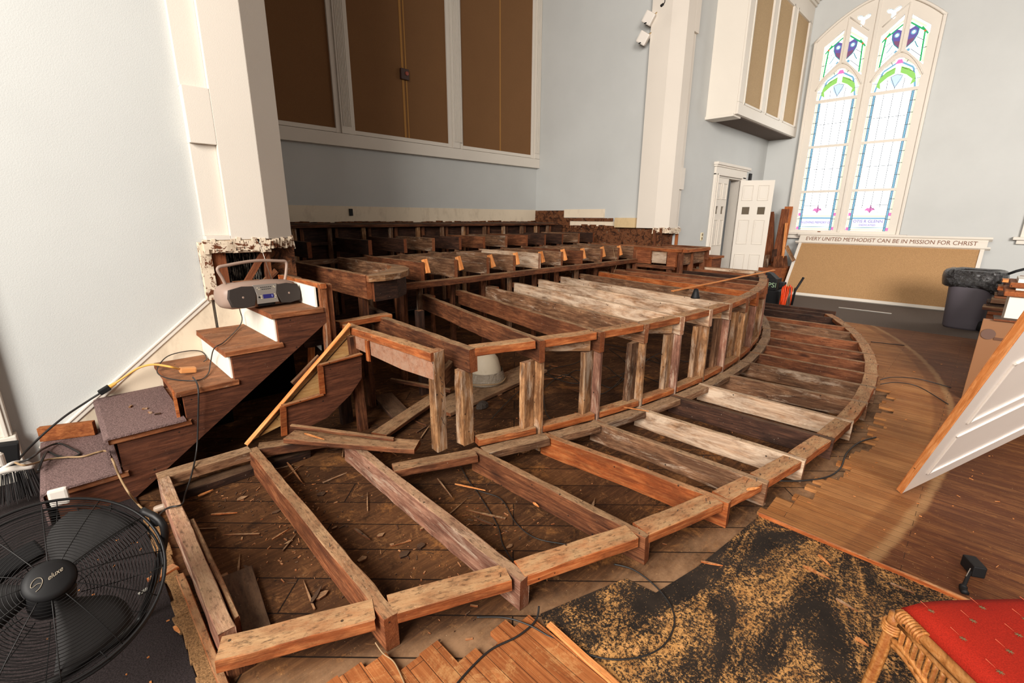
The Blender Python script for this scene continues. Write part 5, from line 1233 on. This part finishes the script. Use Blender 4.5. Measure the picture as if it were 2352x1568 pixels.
# ================================================================== SPEAKER BOXES AND CORD REEL
def bx(name,px0,px1,py0,py1,X_,dep,lab,cat):
    a=at(px0,py1,X=X_);b=at(px1,py0,X=X_)
    o=thing(name,(X_,(a.y+b.y)/2,0),lab,cat);MB().b2(X_,X_+dep,a.y,b.y,a.z,b.z,.012).build('cabinet',BLACK,o);return o,a,b
o1,a,b=bx('black_equipment_case',1745,1791,669,706,9.15,.35,'lower black case stacked beside the coiled orange cord','equipment case')
top=b.z
o2=thing('black_equipment_case',(9.2,a.y,top),'upper black case with pale green letters beside the end of the waist-high platform','equipment case')
b2=at(1786,641,X=9.18);MB().b2(9.18,9.45,a.y,b2.y,top,b2.z,.01).build('cabinet',BLACK,o2)
q=at(1773,655,X=9.17);link('case_lettering',text_mesh('PSI',.12,.001),plain('pale_green_lettering',(150,176,140),.6),o2,frame_of((9.175,q.y,q.z),(0,-1,0),(0,0,1)))
q1=at(1762,630,X=9.3);MB().prism([(9.2,a.y,b2.z),(9.2,q1.y,b2.z+.10),(9.2,q1.y-.08,b2.z+.09),(9.2,b2.y+.03,b2.z)],(.2,0,0)).build('sloped_top',BLACK,o2)
rl=thing('cord_reel',at(1812,700,X=9.0),'coiled bright orange and grey cords on a black stand in front of the cork board','cord reel')
cc=at(1815,684,X=9.0)
for k in range(9):
    off=-.14+k*.022+rnd.uniform(-.01,.01);ph=rnd.uniform(-.2,.2);rh=.20+rnd.uniform(-.025,.02)
    pts=[Vector((cc.x+rh*.55*math.cos(t)+.03*math.sin(2*t+k),cc.y-off+.10*math.cos(t)*.3+ph*.1*math.sin(t),max(.03,cc.z+rh*math.sin(t)))) for t in [2*PI*i/26 for i in range(26)]]
    MB().tube(pts,.0095,6,closed=True).build('orange_coil' if k<5 or k==7 else 'grey_coil',CORDO if k<5 or k==7 else plain('grey_cord%d'%k,(96,84,70),.5),rl,smooth=True)
MB().tube([at(1818,700,X=8.9),at(1826,668,X=8.9),at(1846,637,X=8.9)],.018,8).build('handle',BLACK,rl,smooth=True)
q=at(1797,655,X=9.1);MB().box(q,(.12,.10,.12),None,.02).build('black_hub',BLACK,rl)
MB().box((9.05,cc.y,.035),(.3,.32,.03),None,.01).build('base',BLACK,rl)
# ================================================================== BOARDS STACKED IN THE CORNER
bs=thing('brown_bench_box',(11.3,3.3,0),'low orange-brown wooden box standing behind the waist-high platform, holding the upright boards','box')
p0=at(1738,613,X=10.9);p1=at(1822,617,X=10.9)
MB().b2(10.9,11.7,max(2.96,p1.y-.03),p0.y+.12,0,p0.z,.006).b2(11.5,11.7,2.6,2.955,0,p0.z,.006).build('carcass',W['stain'],bs)
MB().b2(10.87,10.9,max(2.96,p1.y-.03),p0.y+.12,p0.z-.16,p0.z,.004).build('fascia',W['reddark'],bs)
zt=p0.z
bd=[((1767,605),(1768,487),11.75,.16,.04,'reddark','dark rounded board nearest the white door'),((1772,612),(1775,490),11.8,.04,.05,'stain','narrow orange edge board beside the dark rounded board'),
((1745,611),(1756,539),11.15,.10,.03,'fresh','pale orange short board touching the white door'),((1751,611),(1760,539),11.2,.05,.03,'stain','second short pale board beside the white door'),
((1755,614),(1760,585),11.1,.14,.03,'dim','short stained stub at the foot of the pale boards'),
((1778,612),(1804,480),11.55,.15,.035,'reddark','tall red-brown knotty board leaning to the right'),((1786,612),(1812,474),11.7,.16,.03,'stain','tallest orange-brown board leaning against the window frame'),
((1795,612),(1806,512),11.4,.05,.03,'fresh','narrow bright orange board below the window frame'),((1782,614),(1784,588),11.2,.13,.03,'red','short red-brown board with pointed top in the middle of the stack'),
((1793,614),(1793,586),11.3,.09,.03,'brown','short brown board right of the pointed board'),((1804,614),(1802,588),11.3,.08,.03,'brown','rightmost short brown board of the stack'),
((1822,598),(1806,565),11.3,.07,.03,'post','pale dirty board slanting left above the cork board corner'),((1776,600),(1779,572),11.35,.09,.03,'dark','small dark board between the tall boards')]
for a,b_,X_,w_,h_,m,l in bd:
    p=at(*a,X=X_-.15);q=at(*b_,X=X_);p.z=max(p.z,zt+.002) if 'slanting' not in l else p.z
    tag(beam('upright_board',p,q,w_,h_,W[m],None,up=(-1,0,0)),l,'board')
# ================================================================== SMALL THINGS
o=thing('black_clamp',at(2236,1300,Z=.021),'black metal clamp with curled strap lying on the dark strip floor','clamp')
q=at(2236,1300,Z=.05);MB().box(q,(.085,.05,.055),Matrix.Rotation(.5,3,'Z'),.006).build('jaw',BLACK,o)
MB().tube(smooth_path([at(2228,1312,Z=.05),at(2218,1335,Z=.05),at(2212,1350,Z=.03),at(2217,1362,Z=.027)],5),[.007]*8+[.014]*8,8).build('strap',BLACK,o,smooth=True)
MB().tube([at(2229,1305,Z=.08),at(2219,1323,Z=.06)],.002,6).build('wire_spring',CHROME,o)
q=at(370,1165,Z=.04)
tag(MB().lathe([(.016,-.03),(.018,-.02),(.018,.02),(.012,.03)],12,Matrix.Translation(q)@Matrix.Rotation(1.3,4,'Y')@Matrix.Rotation(.5,4,'X')).build('crushed_can',plain('grey_can',(150,130,112),.5)),'small crushed tube beside the end joist near the fan','can')
q=at(330,1357,Z=.018)
tag(MB().box(q,(.04,.02,.004),Matrix.Rotation(.4,3,'Z'),.001).build('foil_scrap',CHROME),'small shiny foil scrap on the dark carpet beside the fan','scrap')
for (px,py),(dx,dy),lab in (((1491,42),(0,1),'upper of two small white spotlights on the niche side wall'),((1478,88),(0,1),'lower of two small white spotlights on the niche side wall')):
    q=at(px,py,X=7.25);o=thing('wall_spotlight',q,lab,'spotlight')
    MB().box(q,(.11,.16,.17),Matrix.Rotation(.6,3,'X')@Matrix.Rotation(.3,3,'Z'),.02).build('housing',WHITEP,o)
    MB().tube([q,q+Vector((.06,-.10,.07)),Vector((7.398,q.y-.14,q.z+.08))],.012,8).build('bracket',plain('brass_bracket%d'%py,(176,150,110),.4,.5),o)
    MB().box(q+Vector((-.05,.03,-.07)),(.012,.04,.015),None,.002).build('switch',BLACK,o)
tag(MB().tube(smooth_path([at(1527,-6,Y=3.83),at(1527,4,Y=3.83),at(1524,9,Y=3.83),at(1519,13,Y=3.83)],4),[.006]*9+[.018]*4,8).build('hanging_hook',BLACKM,smooth=True),'small black hook hanging at the top of the right pilaster','hook')
# ================================================================== CAMERA, LIGHT
cam=bpy.data.cameras.new('camera');co=bpy.data.objects.new('camera',cam);COL.objects.link(co)
cam.sensor_width=36;cam.lens=CF/2352*36;cam.clip_start=.05;cam.clip_end=100
co.matrix_world=Matrix.Translation((0,0,H))@Matrix((_r,_u,-_w)).transposed().to_4x4()
bpy.context.scene.camera=co
def area(loc,target,sx,sy,power,col=(1,1,1),name='daylight_and_fill',spread=180):
    l=bpy.data.lights.new(name,'AREA');l.shape='RECTANGLE';l.size=sx;l.size_y=sy;l.energy=power;l.color=col;l.spread=math.radians(spread)
    o=bpy.data.objects.new(name,l);COL.objects.link(o);o.location=loc
    o.rotation_euler=(Vector(target)-Vector(loc)).to_track_quat('-Z','Y').to_euler();return o
# daylight through the tall windows of the nave: right side wall, left side wall, rear wall; plus one added fill
area((11.8,-1.4,3.2),(2,2,1.0),1.9,3.8,70,(1,.95,.88))
area((-3.8,.3,3.9),(5,3.2,1.2),3.0,3.6,930,(1,.95,.88))
area((-3.5,-6.0,4.6),(12,0,2.6),4,3,480,(1,.94,.88),spread=75)  # added fill aimed at the window wall, no window stands there
area((3.5,-7.5,4.6),(6,3,1.0),7,4,90,(1,.95,.88))
w=bpy.data.worlds.new('nave_light');bpy.context.scene.world=w;w.use_nodes=True
w.node_tree.nodes['Background'].inputs[0].default_value=(1,.95,.88,1);w.node_tree.nodes['Background'].inputs[1].default_value=.12
sc_=bpy.context.scene
sc_.view_settings.view_transform='Standard';sc_.view_settings.look='None';sc_.view_settings.gamma=1;sc_.view_settings.exposure=0.0;sc_.view_settings.use_curve_mapping=False
